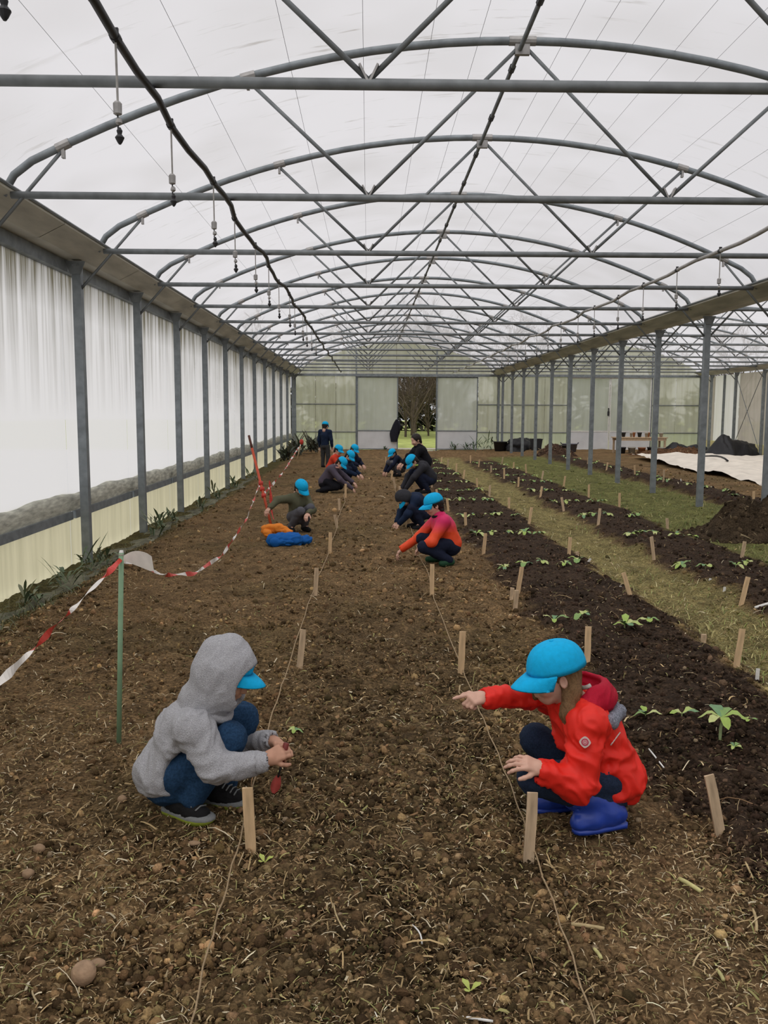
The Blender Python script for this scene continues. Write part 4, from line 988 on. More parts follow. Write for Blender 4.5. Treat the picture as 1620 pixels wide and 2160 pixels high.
_E = [((0, 0, 0), (1, 0, 0)), ((0, 1, 0), (1, 1, 0)), ((0, 0, 1), (1, 0, 1)), ((0, 1, 1), (1, 1, 1)), ((0, 0, 0), (0, 1, 0)), ((1, 0, 0), (1, 1, 0)), ((0, 0, 1), (0, 1, 1)), ((1, 0, 1), (1, 1, 1)),
      ((0, 0, 0), (0, 0, 1)), ((1, 0, 0), (1, 0, 1)), ((0, 1, 0), (0, 1, 1)), ((1, 1, 0), (1, 1, 1))]
def nets(prims, h, extra=None):
    lo, hi = bounds(prims); lo = lo-2.5*h-.01; hi = hi+2.5*h+.01
    n = np.ceil((hi-lo)/h).astype(int)+1
    ax = [lo[i]+h*np.arange(n[i]) for i in range(3)]
    G = np.stack(np.meshgrid(*ax, indexing='ij'), -1).reshape(-1, 3).astype(np.float32)
    D = field(prims, G)
    if extra is not None: D = extra(D, G)
    D = D.reshape(n)
    def sl(o): return D[o[0]:n[0]-1+o[0], o[1]:n[1]-1+o[1], o[2]:n[2]-1+o[2]]
    S = np.zeros(tuple(n-1)+(3,), np.float32); cnt = np.zeros(tuple(n-1), np.float32)
    for a, b in _E:
        da, db = sl(a), sl(b); m = (da < 0) != (db < 0); t = np.where(m, da/np.where(m, da-db, 1), 0)
        for i in range(3): S[..., i] += m*(a[i]+t*(b[i]-a[i]))
        cnt += m
    ok = cnt > 0; idx = np.full(tuple(n-1), -1, np.int64); idx[ok] = np.arange(ok.sum())
    I = np.stack(np.nonzero(ok), -1); Vv = lo + h*(I + S[ok]/cnt[ok][:, None])
    F = []
    s = D < 0
    for d in range(3):
        u, w = [(1, 2), (2, 0), (0, 1)][d]
        A = [slice(None)]*3; B = [slice(None)]*3; A[d] = slice(0, -1); B[d] = slice(1, None)
        ch = s[tuple(A)] != s[tuple(B)]; fl_ = s[tuple(A)]
        p = np.stack(np.nonzero(ch), -1); g = fl_[ch]
        ok2 = (p[:, u] > 0) & (p[:, w] > 0) & (p[:, u] < n[u]-1) & (p[:, w] < n[w]-1); p = p[ok2]; g = g[ok2]
        q = []
        for du, dw in ((-1, -1), (0, -1), (0, 0), (-1, 0)):
            r = p.copy(); r[:, u] += du; r[:, w] += dw; q.append(idx[r[:, 0], r[:, 1], r[:, 2]])
        q = np.stack(q, -1); q[~g] = q[~g][:, ::-1]; F.append(q)
    F = np.concatenate(F); F = F[(F >= 0).all(1)]
    return Vv, F
def vnormals(v, f):
    nrm = np.cross(v[f[:, 2]]-v[f[:, 0]], v[f[:, 3]]-v[f[:, 1]]); N = np.zeros_like(v)
    for j in range(4): np.add.at(N, f[:, j], nrm)
    return N/np.maximum(np.linalg.norm(N, axis=1), 1e-9)[:, None]
def wrinkle(v, f, amp, scale, seed, dirv=None):
    """cloth folds: ridges of warped noise, pushed along the normals"""
    if amp <= 0: return v
    N = vnormals(v, f); q = v.copy()
    q = q + .5*scale*np.stack([vnoise(v, scale*1.4, seed+i) for i in range(3)], -1)
    if dirv is not None: d = unit(dirv); q = q - np.outer(q@d, d)*.62
    r = 1-np.abs(vnoise(q, scale, seed+5))*2; r2 = 1-np.abs(vnoise(q, scale*.5, seed+6))*2
    return v + N*(amp*(r*.7+r2*.35)-amp*.3)[:, None]
def smoothv(v, f, it=2):
    for _ in range(it):
        S = np.zeros_like(v); c = np.zeros(len(v))
        for a, b in ((0, 1), (1, 2), (2, 3), (3, 0)):
            np.add.at(S, f[:, a], v[f[:, b]]); np.add.at(S, f[:, b], v[f[:, a]]); np.add.at(c, f[:, a], 1); np.add.at(c, f[:, b], 1)
        v = .5*v+.5*S/np.maximum(c, 1)[:, None]
    return v
def solid(name, prims, h, mat, parent, wr=0, ws=.06, seed=0, dirv=None, sm=1, cols=None, origin=None, **k):
    v, f = nets(prims, h); v = smoothv(v, f, sm); v = wrinkle(v, f, wr, ws, seed, dirv)
    if origin is not None: v = v-origin
    c = cols(v) if cols else None
    return link(name, mesh_np(v, f, name, c, True, [mat]), parent, **k)
def frame(fw, up):
    fw = unit(fw); s = unit(np.cross(up, fw)); u = np.cross(fw, s); return np.stack([fw, s, u], -1)   # columns: forward, left, up
def hand_prims(w, d, n, thumb, sc=1.0, curl=(.6, .6, .6, .6), tc=.5, spread=.12, k=.006, th=1.0):
    """w wrist, d palm direction, n back-of-hand normal, thumb +1/-1 side"""
    d = unit(d); n = unit(n-d*np.dot(n, d)); s = np.cross(d, n)*thumb; P = [C_(w-d*.03*sc, w+d*.012*sc, .021*sc, .022*sc, .01)]
    for j in range(4):
        o = (1.5-j)*.0165*sc
        P.append(C_(w+d*.008*sc+s*o*.75, w+d*.062*sc*(1-.05*abs(j-1))+s*o, .0135*sc, .0115*sc, .010))
    for j in range(4):
        o = (1.5-j)*.0165*sc; L = [.036, .040, .037, .028][j]*sc; p = w+d*.062*sc*(1-.05*abs(j-1))+s*o; a = 0
        dd = unit(d+s*(1.5-j)*spread); r = [.0088, .009, .0086, .0076][j]*sc
        for q, fr in enumerate((1.0, .66, .52)):
            a += curl[j]*(1, 1.15, .8)[q]; e = p+(dd*math.cos(a)-n*math.sin(a))*L*fr; P.append(C_(p, e, r, r*.9, k)); p = e; r *= .9
    p = w+d*.018*sc+s*.022*sc-n*.004*sc; dd = unit(d*.75+s*.8*th-n*.25); P.append(C_(w+d*.005*sc+s*.008*sc, p, .014*sc, .013*sc, .01))
    for q, L in enumerate((.032, .026, .018)):
        e = p+dd*L*sc; P.append(C_(p, e, (.0115, .0098, .0088)[q]*sc, (.0098, .0088, .008)[q]*sc, k)); p = e; dd = unit(dd-s*.35*tc-n*.45*tc+d*.15)
    return P
def head_prims(c, M, s=1.0, detail=True):
    L = lambda x, y, z: c+M@(V(x, y, z)*s)
    P = [E_(L(-.008, 0, .028), V(.092, .074, .083)*s, M), E_(L(.030, 0, -.022), V(.060, .058, .075)*s, M, .03), C_(L(.045, .0, -.080), L(.052, 0, -.075), .030*s, .026*s, .03), C_(L(-.02, 0, -.05), L(-.045, 0, -.15), .046*s, .05*s, .03)]
    if detail:
        P += [C_(L(.088, 0, .0), L(.104, 0, -.028), .009*s, .0115*s, .014), C_(L(.096, .010, -.033), L(.096, -.010, -.033), .0075*s, .0075*s, .008)]
        for q in (-1, 1):
            P += [E_(L(.088, q*.030, .008), V(.012, .018, .011)*s, M, .012, (), True), E_(L(.066, q*.038, -.03), V(.026, .024, .028)*s, M, .02)]
            P += [E_(L(-.006, q*.075, -.012), V(.019, .010, .030)*s, M, .006), E_(L(.0, q*.083, -.010), V(.010, .007, .018)*s, M, .006, (), True)]
        P += [E_(L(.089, 0, -.052), V(.010, .021, .005)*s, M, .006), E_(L(.087, 0, -.061), V(.010, .018, .006)*s, M, .006), E_(L(.098, 0, -.0565), V(.007, .02, .0016)*s, M, .004, (), True)]
    return P
SKIN = plain('fair_skin', (.60, .36, .27), .55, 0, .06, 30, .05, 300); SKINT = plain('tanned_hand_skin', (.50, .27, .18), .55, 0, .08, 30, .05, 300)
EYEW = plain('eye_white', (.7, .68, .65), .3, 0, .02); EYED = plain('eye_dark', (.03, .025, .02), .2, 0, .02)
CAPB = plain('cyan_cap_cloth', (.0, .40, .74), .8, 0, .08, 60, .25, 500)
def fabric(name, c, rough=.85, var=.12, ns=150, bump=.3, bs=400, spec=.15): return plain(name, c, rough, 0, var, ns, bump, bs, spec)
GREYF = fabric('grey_fleece', (.40, .40, .42), .95, .22, 220, .6, 260, .05); DENIM = fabric('blue_denim', (.020, .052, .11), .9, .3, 120, .35, 500, .1)
REDJ = fabric('red_jacket_cloth', (.72, .022, .012), .55, .06, 20, .08, 300, .3); CRIM = fabric('crimson_hood_cloth', (.42, .008, .03), .65, .08); LINING = fabric('grey_speckled_lining', (.20, .21, .25), .95, .55, 160)
NAVY = fabric('navy_cloth', (.012, .016, .035), .85); BOOT = plain('blue_rubber', (.015, .05, .33), .38, 0, .12, 20, .05, 60, .5); DKNAVY = fabric('dark_denim', (.018, .03, .06), .9, .3)
SHOEB = fabric('black_shoe', (.012, .012, .013), .7); SOLEY = plain('yellow_green_sole', (.34, .42, .05), .6, 0, .1); SHOEG = fabric('grey_shoe_trim', (.22, .23, .23), .7)
HAIRB = plain('brown_hair', (.21, .12, .055), .6, 0, .45, 90, .6, 250, .3, (6, 6, 1)); HAIRD = plain('dark_hair', (.018, .012, .010), .55, 0, .4, 60, .4, 120)

def cap(parent, c, M, s=1.0, mat=None, brim=True, tilt=0.0, crown=True):
    """baseball cap about head centre c: crown of six panels, button and a curved bill"""
    mat = mat or CAPB
    if tilt:
        ct, st = math.cos(tilt), math.sin(tilt); M = M@np.array([[ct, 0, st], [0, 1, 0], [-st, 0, ct]])
    L = lambda p: c+M@(np.asarray(p, float)*s)
    n, m = 36, 10; z0 = .028
    if crown:
        vs = []
        for i in range(m+1):
            t = i/m*math.pi/2
            for j in range(n):
                a = 2*math.pi*j/n; seam = 1-.018*max(0, 1-abs(((a/(math.pi/3)) % 1)-.5)*0-abs((a/(math.pi/3)+.5) % 1-.5)*9)
                rx, ry, rz = .108, .090, .100
                vs.append(L((-.008+rx*math.cos(t)**.75*math.cos(a)*seam, ry*math.cos(t)**.75*math.sin(a)*seam, z0+rz*math.sin(t)**.95)))
        for j in range(n): a = 2*math.pi*j/n; vs.append(L((-.008+.103*math.cos(a), .085*math.sin(a), z0+.002)))
        vs.append(L((-.008, 0, z0+.099)))
        fs = [(i*n+j, i*n+(j+1) % n, (i+1)*n+(j+1) % n, (i+1)*n+j) for i in range(m) for j in range(n)]
        fs += [((m+1)*n+j, (m+1)*n+(j+1) % n, (j+1) % n, j) for j in range(n)]
        link('cap', mesh_np(np.array(vs), np.array(fs), 'cap', None, True, [mat]), parent)
        mb = MB(); mb.lathe([(.008, 0), (.007, .004), (.003, .006)], (0, 0, 0), 10); mb.v = [tuple(L((-.008+p[0], p[1], z0+.098+p[2]))) for p in mb.v]; mb.build('cap_button', mat, parent, True)
    if brim:
        vs = []; na, nr = 18, 5
        for side in (0, 1):
            for i in range(nr+1):
                t = i/nr
                for j in range(na+1):
                    a = math.radians(-68+136*j/na); ca = math.cos(a); ext = .072*(max(0, math.cos(a*1.22)))**.55
                    x = -.008+.107*ca+ext*t; y = .089*math.sin(a)*(1-.10*t*abs(math.sin(a))); z = z0+.004-.022*t-.030*(math.sin(a)**2)*t - .004*side + .006*math.sin(t*3.1)*ca
                    vs.append(L((x, y, z)))
        k = (nr+1)*(na+1); W1 = na+1
        fs = [(i*W1+j, i*W1+j+1, (i+1)*W1+j+1, (i+1)*W1+j) for i in range(nr) for j in range(na)]
        fs += [(k+i*W1+j, k+(i+1)*W1+j, k+(i+1)*W1+j+1, k+i*W1+j+1) for i in range(nr) for j in range(na)]
        ed = [j for j in range(W1)]+[i*W1+na for i in range(1, nr+1)]+[nr*W1+j for j in range(na-1, -1, -1)]+[i*W1 for i in range(nr-1, 0, -1)]
        fs += [(ed[q], k+ed[q], k+ed[(q+1) % len(ed)], ed[(q+1) % len(ed)]) for q in range(len(ed))]
        link('cap_bill', mesh_np(np.array(vs), np.array(fs), 'bill', None, True, [mat]), parent)
def eyes(parent, c, M, s=1.0):
    for q in (-1, 1):
        p = c+M@(V(.079, q*.030, .008)*s); v = []; n = 10
        mb = MB(); mb.lathe([(.001, -.011), (.006, -.009), (.0105, -.003), (.0105, .003), (.006, .009), (.001, .011)], (0, 0, 0), n); mb.v = [tuple(p+M@(V(a[2], a[0], a[1])*s)) for a in mb.v]; mb.cur = 1
        b = len(mb.v); mb2 = MB(); mb2.lathe([(.0045, .0095), (.003, .0115), (.0005, .012)], (0, 0, 0), 8); mb.add([tuple(p+M@(V(a[2], a[0], a[1])*s)) for a in mb2.v], mb2.f)
        mb.build('eye', [EYEW, EYED], parent, True)
def shoe_prims(an, heel, toe, r, up=V(0, 0, 1), sole_z=None):
    d = unit(toe-heel); m = heel+(toe-heel)*.55
    return [C_(heel+up*r*.95, m+up*r*.85, r*.95, r, .02), C_(m+up*r*.8, toe-d*r*.75+up*r*.72, r, r*.86, .02), C_(an, heel+(toe-heel)*.2+up*r, r*.95, r, .02)]
def merge_meshes(lst):
    vs = []; fs = []; b = 0
    for v, f in lst: vs.append(v); fs.append(f+b); b += len(v)
    return np.concatenate(vs), np.concatenate(fs)

# ---- the hooded person in grey --------------------------------------------------
def person_hood():
    org = gp(400, 1720); org = V(org[0], org[1], gh(org[0], org[1]))
    o = empty('person', tuple(org), label='person squatting in a grey hooded jacket, blue cap bill under the hood', cat='person')
    O = lambda p: V(*p)
    hc = at(474, 1425, 3.47); M = frame(V(.90, -.14, -.36), V(.35, 0, .92)); s = .98
    neck = at(432, 1490, 3.47); chest = at(400, 1545, 3.47); belly = at(378, 1600, 3.46); pel = at(362, 1625, 3.47)
    shN, elN, wrN = at(408, 1535, 3.335), at(455, 1622, 3.28), at(556, 1608, 3.31)
    shF, elF, wrF = at(440, 1525, 3.60), at(520, 1575, 3.66), at(572, 1562, 3.52)
    hN, hF = at(368, 1632, 3.41), at(395, 1615, 3.55)
    kN, kF = at(484, 1558, 3.40), at(512, 1515, 3.66)
    aN, aF = at(405, 1682, 3.38), at(470, 1668, 3.62)
    heelN, toeN = gp(366, 1712, .02), gp(438, 1738, .02); heelF, toeF = gp(450, 1692, .02), gp(512, 1700, .02)
    # hands
    hd = at(600, 1585, 3.36)
    hN_ = hand_prims(at(566, 1600, 3.32), unit(at(600, 1583, 3.34)-at(566, 1600, 3.32)), V(.25, -.75, .6), 1, .95, (.75, .8, .85, .9), .8, .02)
    hF_ = hand_prims(at(580, 1566, 3.50), unit(at(606, 1577, 3.40)-at(580, 1566, 3.50)), V(.1, .45, .85), -1, .95, (.65, .7, .8, .9), .7, .03)
    body = [C_(pel, chest, .085, .095, .04), C_(chest, neck, .07, .045, .04), C_(shN, elN, .042, .036), C_(elN, wrN, .034, .024), C_(shF, elF, .042, .036), C_(elF, wrF, .034, .024), C_(shN, shF, .05, .05, .04),
            C_(hN, kN, .062, .05), C_(kN, aN, .046, .034), C_(hF, kF, .062, .05), C_(kF, aF, .046, .034), C_(aN, heelN*.8+toeN*.2+V(0, 0, .03), .028, .024), C_(heelN*.8+toeN*.2+V(0, 0, .03), heelN*.35+toeN*.65+V(0, 0, .03), .022, .018), C_(aF, heelF*.8+toeF*.2+V(0, 0, .03), .028, .024), C_(heelF*.8+toeF*.2+V(0, 0, .03), heelF*.35+toeF*.65+V(0, 0, .03), .022, .018)]
    parts = [nets(body+[E_(hc, V(.08, .065, .09)*s, M), C_(neck, hc, .045, .045, .03)], .013), nets(head_prims(hc, M, s), .0055), nets(hN_+[C_(wrN, at(566, 1600, 3.32), .022, .021)], .0032), nets(hF_+[C_(wrF, at(580, 1566, 3.50), .022, .021)], .0032)]
    v, f = merge_meshes([(smoothv(a, b, 1), b) for a, b in parts]); link('body', mesh_np(v-org, f, 'body', None, True, [SKINT]), o)
    class Off: pass
    # clothes (built in world space, then shifted under the empty)
    top = [E_(chest+V(.0, 0, .005), (.125, .135, .115), None, .05), C_(chest, belly, .118, .118, .05), C_(belly, pel+V(-.01, 0, .01), .118, .128, .05), E_(pel+V(-.005, 0, -.012), (.138, .135, .09), None, .04), C_(chest, neck, .10, .062, .06), C_(shN, shF, .075, .075, .05),
           E_(pel+V(.06, 0, -.13), (.19, .22, .075), None, .03, (), True), C_(hN*.75+kN*.25+V(.02, -.06, -.02), kN+V(0, -.05, -.02), .105, .12, .02, (), True),
           C_(shN, elN, .074, .062, .03), C_(elN, wrN-unit(wrN-elN)*.005, .062, .042, .03), C_(shF, elF, .070, .054, .03), C_(elF, wrF, .052, .036, .03),
           C_(wrN-unit(wrN-elN)*.004, wrN+unit(wrN-elN)*.05, .029, .031, .006, (), True), C_(wrF, wrF+unit(wrF-elF)*.05, .026, .03, .006, (), True)]
    solid('hooded_jacket', top, .0075, GREYF, o, .017, .07, 11, unit(V(.3, .5, .6)), 1, origin=org)
    for w, e, r in ((wrN, elN, .040), (wrF, elF, .036)):
        d = unit(w-e); MB().tube([w-d*.032-org, w-d*.028-org, w-d*.002-org, w+d*.004-org], [r*.98, r*1.07, r*1.04, r*.9], 18, False).build('knit_cuff', GREYF, o, True)
    hem_c = pel+V(-.005, 0, -.055)
    # hood: shell round the head, open at the face
    L = lambda x, y, z: hc+M@(V(x, y, z)*s)
    hood = [E_(L(-.004, 0, .030), V(.130, .102, .126), M, .03), C_(L(-.02, 0, -.02), neck+V(.0, 0, -.015), .108, .092, .05), C_(neck+V(-.035, 0, .02), neck+V(-.06, 0, -.03), .07, .06, .05), E_(L(.03, 0, -.07), V(.09, .088, .08), M, .05), C_(L(-.06, 0, .10), L(-.02, 0, .13), .055, .04, .05)]
    hood += [E_(L(.02, 0, -.01), V(.112, .082, .115), M, .012, (), True), C_(L(.10, 0, -.015), L(.20, 0, -.02), .076, .095, .015, (), True), C_(L(.105, 0, .02), L(.20, 0, .03), .070, .09, .015, (), True), C_(L(.10, 0, -.09), L(.2, 0, -.08), .055, .08, .015, (), True), ]
    solid('hood', hood, .0065, GREYF, o, .011, .075, 17, V(.2, .3, 1), 2, origin=org)
    # collar folds below the hood
    mb = MB(); ring = []
    for a in np.linspace(0, 2*math.pi, 22): ring.append(neck+V(.02, 0, -.012)+V(.082*math.cos(a), .088*math.sin(a), -.025*math.cos(a)+.008*math.sin(a*3))-org)
    mb.tube(ring, .017, 8).build('hood_seam_fold', GREYF, o, True)
    # pouch pocket edge
    trou = [E_(pel+V(-.0, 0, -.045), (.118, .125, .095), None, .04), C_(hN, kN, .084, .066, .03), C_(kN, aN, .064, .05, .03), C_(hF, kF, .084, .066, .03), C_(kF, aF, .062, .05, .03),
            C_(aN, aN+unit(aN-kN)*.06, .033, .033, .006, (), True), C_(aF, aF+unit(aF-kF)*.06, .033, .033, .006, (), True)]
    solid('jeans', trou, .008, DENIM, o, .006, .05, 23, None, 2, origin=org)
    for i, (an, he, to) in enumerate(((aN, heelN, toeN), (aF, heelF, toeF))):
        sh = solid('shoe', shoe_prims(an, he+V(0, 0, .0), to, .040), .006, SHOEB, o, .003, .02, 3, None, 1, origin=org)
        d = unit(to-he); sd_ = V(-d[1], d[0], 0); vs = []; prof = [(-.042, .022), (-.03, .036), (.04, .038), (.11, .043), (.16, .042), (.195, .03), (.21, .012)]
        Ls = np.linalg.norm(to-he)
        ring = [(a*Ls/.19, b) for a, b in prof]+[(a*Ls/.19, -b) for a, b in prof[::-1]]
        for z, g in ((-.012, .96), (.009, 1.05), (.018, 1.05), (.025, .98)): vs += [he+d*a*g+sd_*b*g+V(0, 0, z+.012*max(0, a-.1)/.1)-org for a, b in ring]
        n = len(ring); mb = MB(); mb.add(vs, [(q*n+j, q*n+(j+1) % n, (q+1)*n+(j+1) % n, (q+1)*n+j) for q in range(3) for j in range(n)]+[tuple(range(n))[::-1], tuple(3*n+j for j in range(n))])
        mb.mi = [1 if x >= n else 0 for x in range(len(mb.f))]
        mb.build('shoe_sole', [SOLEY, SHOEG], sh, True)
        mb = MB()
        for q in range(4): c = he+d*(Ls*(.42+.13*q))+V(0, 0, .082-.008*q)-org; mb.tube([c-sd_*.03, c+V(0, 0, .008), c+sd_*.03], .0035, 6)
        mb.build('laces', SHOEG, sh, True)
    cap(o, hc-org+V(.012, 0, .012), M, s*1.0, crown=True, tilt=-.02)
    eyes(o, hc-org, M, s)
    # the trowel in the hands: a thing of its own
    a = at(604, 1568, 3.36); b = at(590, 1628, 3.36); c = at(577, 1672, 3.36)
    t = empty('hand_trowel', tuple(b), label='small hand trowel with dark shaft and dull red blade held by the hooded person', cat='trowel')
    MB().tube([a-b, (a-b)*.3], [.012, .010], 8).build('handle', plain('dark_red_handle', (.16, .025, .02), .5), t, True)
    MB().tube([(a-b)*.3, (c-b)*.25], .0045, 8).build('shaft', plain('dark_metal', (.05, .05, .055), .4, .6), t, True)
    d = unit(c-b); sd_ = unit(np.cross(d, V(0, 1, 0))); vs = []
    for q in range(7):
        u = q/6; w = .040*(.25+.75*math.sin(min(1, u*1.6+.15)*math.pi/2))*(1 if u < .6 else math.cos((u-.6)/.4*1.35)); p = (c-b)*(.2+.85*u)
        for j in (-1, 0, 1): vs.append(p+sd_*w*.5*j+V(0, .006*(1-abs(j)), 0))
    for q in range(7): vs += [vs[q*3+j]+V(0, .003, 0) for j in range(3)]
    fs = [(q*3+j, q*3+j+1, q*3+j+4, q*3+j+3) for q in range(6) for j in range(2)]; fs += [(21+x[3], 21+x[2], 21+x[1], 21+x[0]) for x in fs]
    fs += [(q*3, q*3+3, 21+q*3+3, 21+q*3) for q in range(6)]+[(q*3+5, q*3+2, 21+q*3+2, 21+q*3+5) for q in range(6)]
    MB().add(vs, fs).build('blade', plain('dull_red_paint', (.42, .07, .06), .5, 0, .2, 40), t, True)
person_hood()

# ---- the person in the red jacket --------------------------------------------------
def person_red():
    org = gp(1250, 1740); org = V(org[0], org[1], gh(org[0], org[1]))
    o = empty('person', tuple(org), label='brown-haired person in a red jacket and blue cap, squatting and pointing', cat='person')
    hc = at(1166, 1424, 3.40); M = frame(V(-.86, -.26, -.22), V(-.18, .0, .95)); s = 1.0
    neck = at(1218, 1482, 3.42); chest = at(1238, 1540, 3.42); belly = at(1262, 1595, 3.42); pel = at(1280, 1632, 3.43)
    shN, elN, wrN = at(1240, 1525, 3.285), at(1222, 1655, 3.22), at(1146, 1628, 3.21)
    shF, elF, wrF = at(1175, 1475, 3.56), at(1100, 1470, 3.52), at(1026, 1471, 3.46)
    hN, hF = at(1280, 1640, 3.36), at(1270, 1635, 3.54)
    kN, kF = at(1128, 1642, 3.26), at(1130, 1560, 3.60)
    aN, aF = at(1280, 1700, 3.33), at(1195, 1682, 3.62)
    heelN, toeN = gp(1302, 1736, .015), gp(1206, 1752, .015); heelF, toeF = gp(1195, 1700, .015), gp(1118, 1704, .015)
    wN2 = at(1138, 1620, 3.20); wF2 = at(1018, 1471, 3.45)
    # near hand draped on the knee, far hand pointing
    hN_ = hand_prims(wN2, unit(at(1100, 1605, 3.185)-wN2), V(-.25, -.5, .85), -1, 1.0, (.42, .40, .42, .5), .4, .14, th=.9)
    hF_ = hand_prims(wF2, unit(at(980, 1477, 3.40)-wF2), V(-.05, -.55, .85), 1, .95, (.08, 1.0, 1.15, 1.2), .9, .03)
    body = [C_(pel, chest, .085, .095, .04), C_(chest, neck, .07, .045, .04), C_(shN, elN, .042, .036), C_(elN, wrN, .034, .024), C_(shF, elF, .040, .034), C_(elF, wrF, .032, .024), C_(shN, shF, .05, .05, .04),
            C_(hN, kN, .062, .05), C_(kN, aN, .046, .034), C_(hF, kF, .062, .05), C_(kF, aF, .046, .034), C_(aN, heelN*.8+toeN*.2+V(0, 0, .03), .028, .024), C_(heelN*.8+toeN*.2+V(0, 0, .03), heelN*.35+toeN*.65+V(0, 0, .03), .022, .018), C_(aF, heelF*.8+toeF*.2+V(0, 0, .03), .028, .024), C_(heelF*.8+toeF*.2+V(0, 0, .03), heelF*.35+toeF*.65+V(0, 0, .03), .022, .018)]
    parts = [nets(body+[E_(hc, V(.08, .065, .085)*s, M), C_(neck, hc, .045, .045, .03)], .013), nets(head_prims(hc, M, s)+[C_(neck, hc+M@V(-.03, 0, -.06), .045, .042, .03)], .0045), nets(hN_+[C_(wrN, wN2, .022, .021)], .0030), nets(hF_+[C_(wrF, wF2, .022, .021)], .0030)]
    v, f = merge_meshes([(smoothv(a, b, 1), b) for a, b in parts]); link('body', mesh_np(v-org, f, 'body', None, True, [SKIN]), o)
    eyes(o, hc-org, M, s)
    # brows
    dS = unit(elN-shN)
    top = [E_(chest, (.122, .135, .118), None, .05), C_(chest, belly, .118, .118, .05), C_(belly, pel+V(.01, 0, 0), .122, .132, .05), E_(pel+V(.03, 0, -.025), (.115, .135, .085), None, .04), C_(chest, neck, .10, .068, .06), C_(shN, shF, .07, .07, .05),
           C_(shN, elN, .076, .066, .03), C_(elN, wrN, .066, .046, .03), C_(shF, elF, .058, .046, .03), C_(elF, wrF, .046, .040, .02),
           C_(belly+V(-.13, 0, -.03), pel+V(-.12, 0, -.1), .07, .11, .03, (), True), E_(pel+V(-.04, 0, -.14), (.16, .2, .07), None, .03, (), True),
           C_(wrN-unit(wrN-elN)*.006, wrN+unit(wrN-elN)*.05, .033, .036, .006, (), True), C_(wrF-unit(wrF-elF)*.004, wrF+unit(wrF-elF)*.05, .029, .033, .006, (), True), C_(neck+V(-.01, 0, .03), neck+V(-.04, 0, .16), .058, .08, .02, (), True)]
    jk = solid('jacket', top, .0068, REDJ, o, .018, .06, 31, unit(V(-.5, .5, .6)), 1, origin=org)
    # raised fold where the sleeve is set in, zip placket
    # hood hanging behind the head, with lining
    hb = at(1247, 1462, 3.45)
    hood = [E_(hb+V(.012, 0, -.005), (.092, .125, .076), None, .03), C_(neck+V(.03, -.09, .015), hb+V(-.02, -.08, .02), .042, .045, .04), C_(neck+V(.03, .09, .015), hb+V(-.02, .08, .02), .042, .045, .04),
            E_(hb+V(-.045, 0, .035), (.085, .10, .075), None, .015, (), True), E_(hc, V(.098, .082, .11), M, .012, (), True)]
    solid('jacket_hood', hood, .0065, CRIM, o, .007, .06, 37, V(0, 1, .3), 2, origin=org)
    lin = [C_(hb+V(-.085, -.155, -.075), hb+V(.05, -.13, -.075), .010, .026, .02), C_(hb+V(.05, -.13, -.075), hb+V(.110, -.02, -.070), .028, .030, .02), C_(hb+V(.110, -.02, -.070), hb+V(.098, .03, -.072), .027, .028, .02), C_(hb+V(.098, .03, -.072), hb+V(.06, .11, -.07), .028, .02, .02)]
    solid('hood_lining', lin, .006, LINING, o, .003, .03, 41, None, 1, origin=org)
    mb = MB(); pts = []
    for a in np.linspace(-1.9, 1.9, 18): pts.append(hb+V(-.060+.062*(1-math.cos(a*.55)), .098*math.sin(a*.8), .058-.022*math.cos(a))-org)
    mb.tube(pts, .009, 8).build('hood_edging', fabric('pale_grey_edging', (.50, .47, .43), .9), o, True)
    # sleeve badge: pale diamond with a dark pink roundel, and a pale piping line on the back
    pc = at(1234, 1566, 3.2); sN = shN+(elN-shN)*.33; nrm = unit(pc-sN); u = unit(np.cross(nrm, V(0, 0, 1))); w = np.cross(u, nrm); w = w if w[2] > 0 else -w; pc = sN+unit(nrm)*.088
    mb = MB()
    def disc(rf, off, n, mi, hole=None):
        mb.cur = mi; th = [2*math.pi*i/n for i in range(n)]
        curve = lambda q: pc+u*q[0]+w*q[1]+nrm*(off-((q[0])**2+(q[1])**2*.15)/.15)-org
        vs = [curve((rf(t)*math.cos(t), rf(t)*math.sin(t))) for t in th]
        if hole: vs += [curve((hole*math.cos(t), hole*math.sin(t))) for t in th]; mb.add(vs, [(i, (i+1) % n, n+(i+1) % n, n+i) for i in range(n)])
        else: mb.add(vs+[curve((0, 0))], [(i, (i+1) % n, n) for i in range(n)])
    dia = lambda t: .0225/(abs(math.cos(t))**1.4+abs(math.sin(t))**1.4)**(1/1.4)
    disc(dia, .003, 32, 0); disc(lambda t: .0138, .0042, 24, 1); disc(lambda t: .0090, .0050, 20, 2, .0062); disc(lambda t: .0045, .0052, 14, 2)
    mb.build('sleeve_badge', [fabric('badge_pale', (.55, .42, .38), .8), fabric('badge_pink', (.42, .05, .09), .8), fabric('badge_light_pink', (.60, .28, .28), .8)], o, True)
    p0, p1 = at(1288, 1572, 3.30), at(1308, 1545, 3.33)
    def onto(p):   # drop a point onto the jacket surface along the view direction
        d = unit(p-EYE)
        ts = np.linspace(-.25, .25, 200); Q = p[None]+d[None]*ts[:, None]; D = field(top, Q.astype(np.float32)); k = np.argmax(D < 0.003); return Q[k]-org
    MB().tube([onto(p0+(p1-p0)*t) for t in np.linspace(0, 1, 6)], .0028, 6).build('back_piping', fabric('reflective_piping', (.62, .52, .48), .5), o, True)
    for wv, ev, r in ((wrN, elN, .046), (wrF, elF, .040)):
        d = unit(wv-ev); MB().tube([wv-d*.02-org, wv-d*.017-org, wv-d*.002-org, wv+d*.003-org], [r*1.0, r*1.06, r*1.05, r*.92], 18, False).build('cuff', REDJ, o, True)
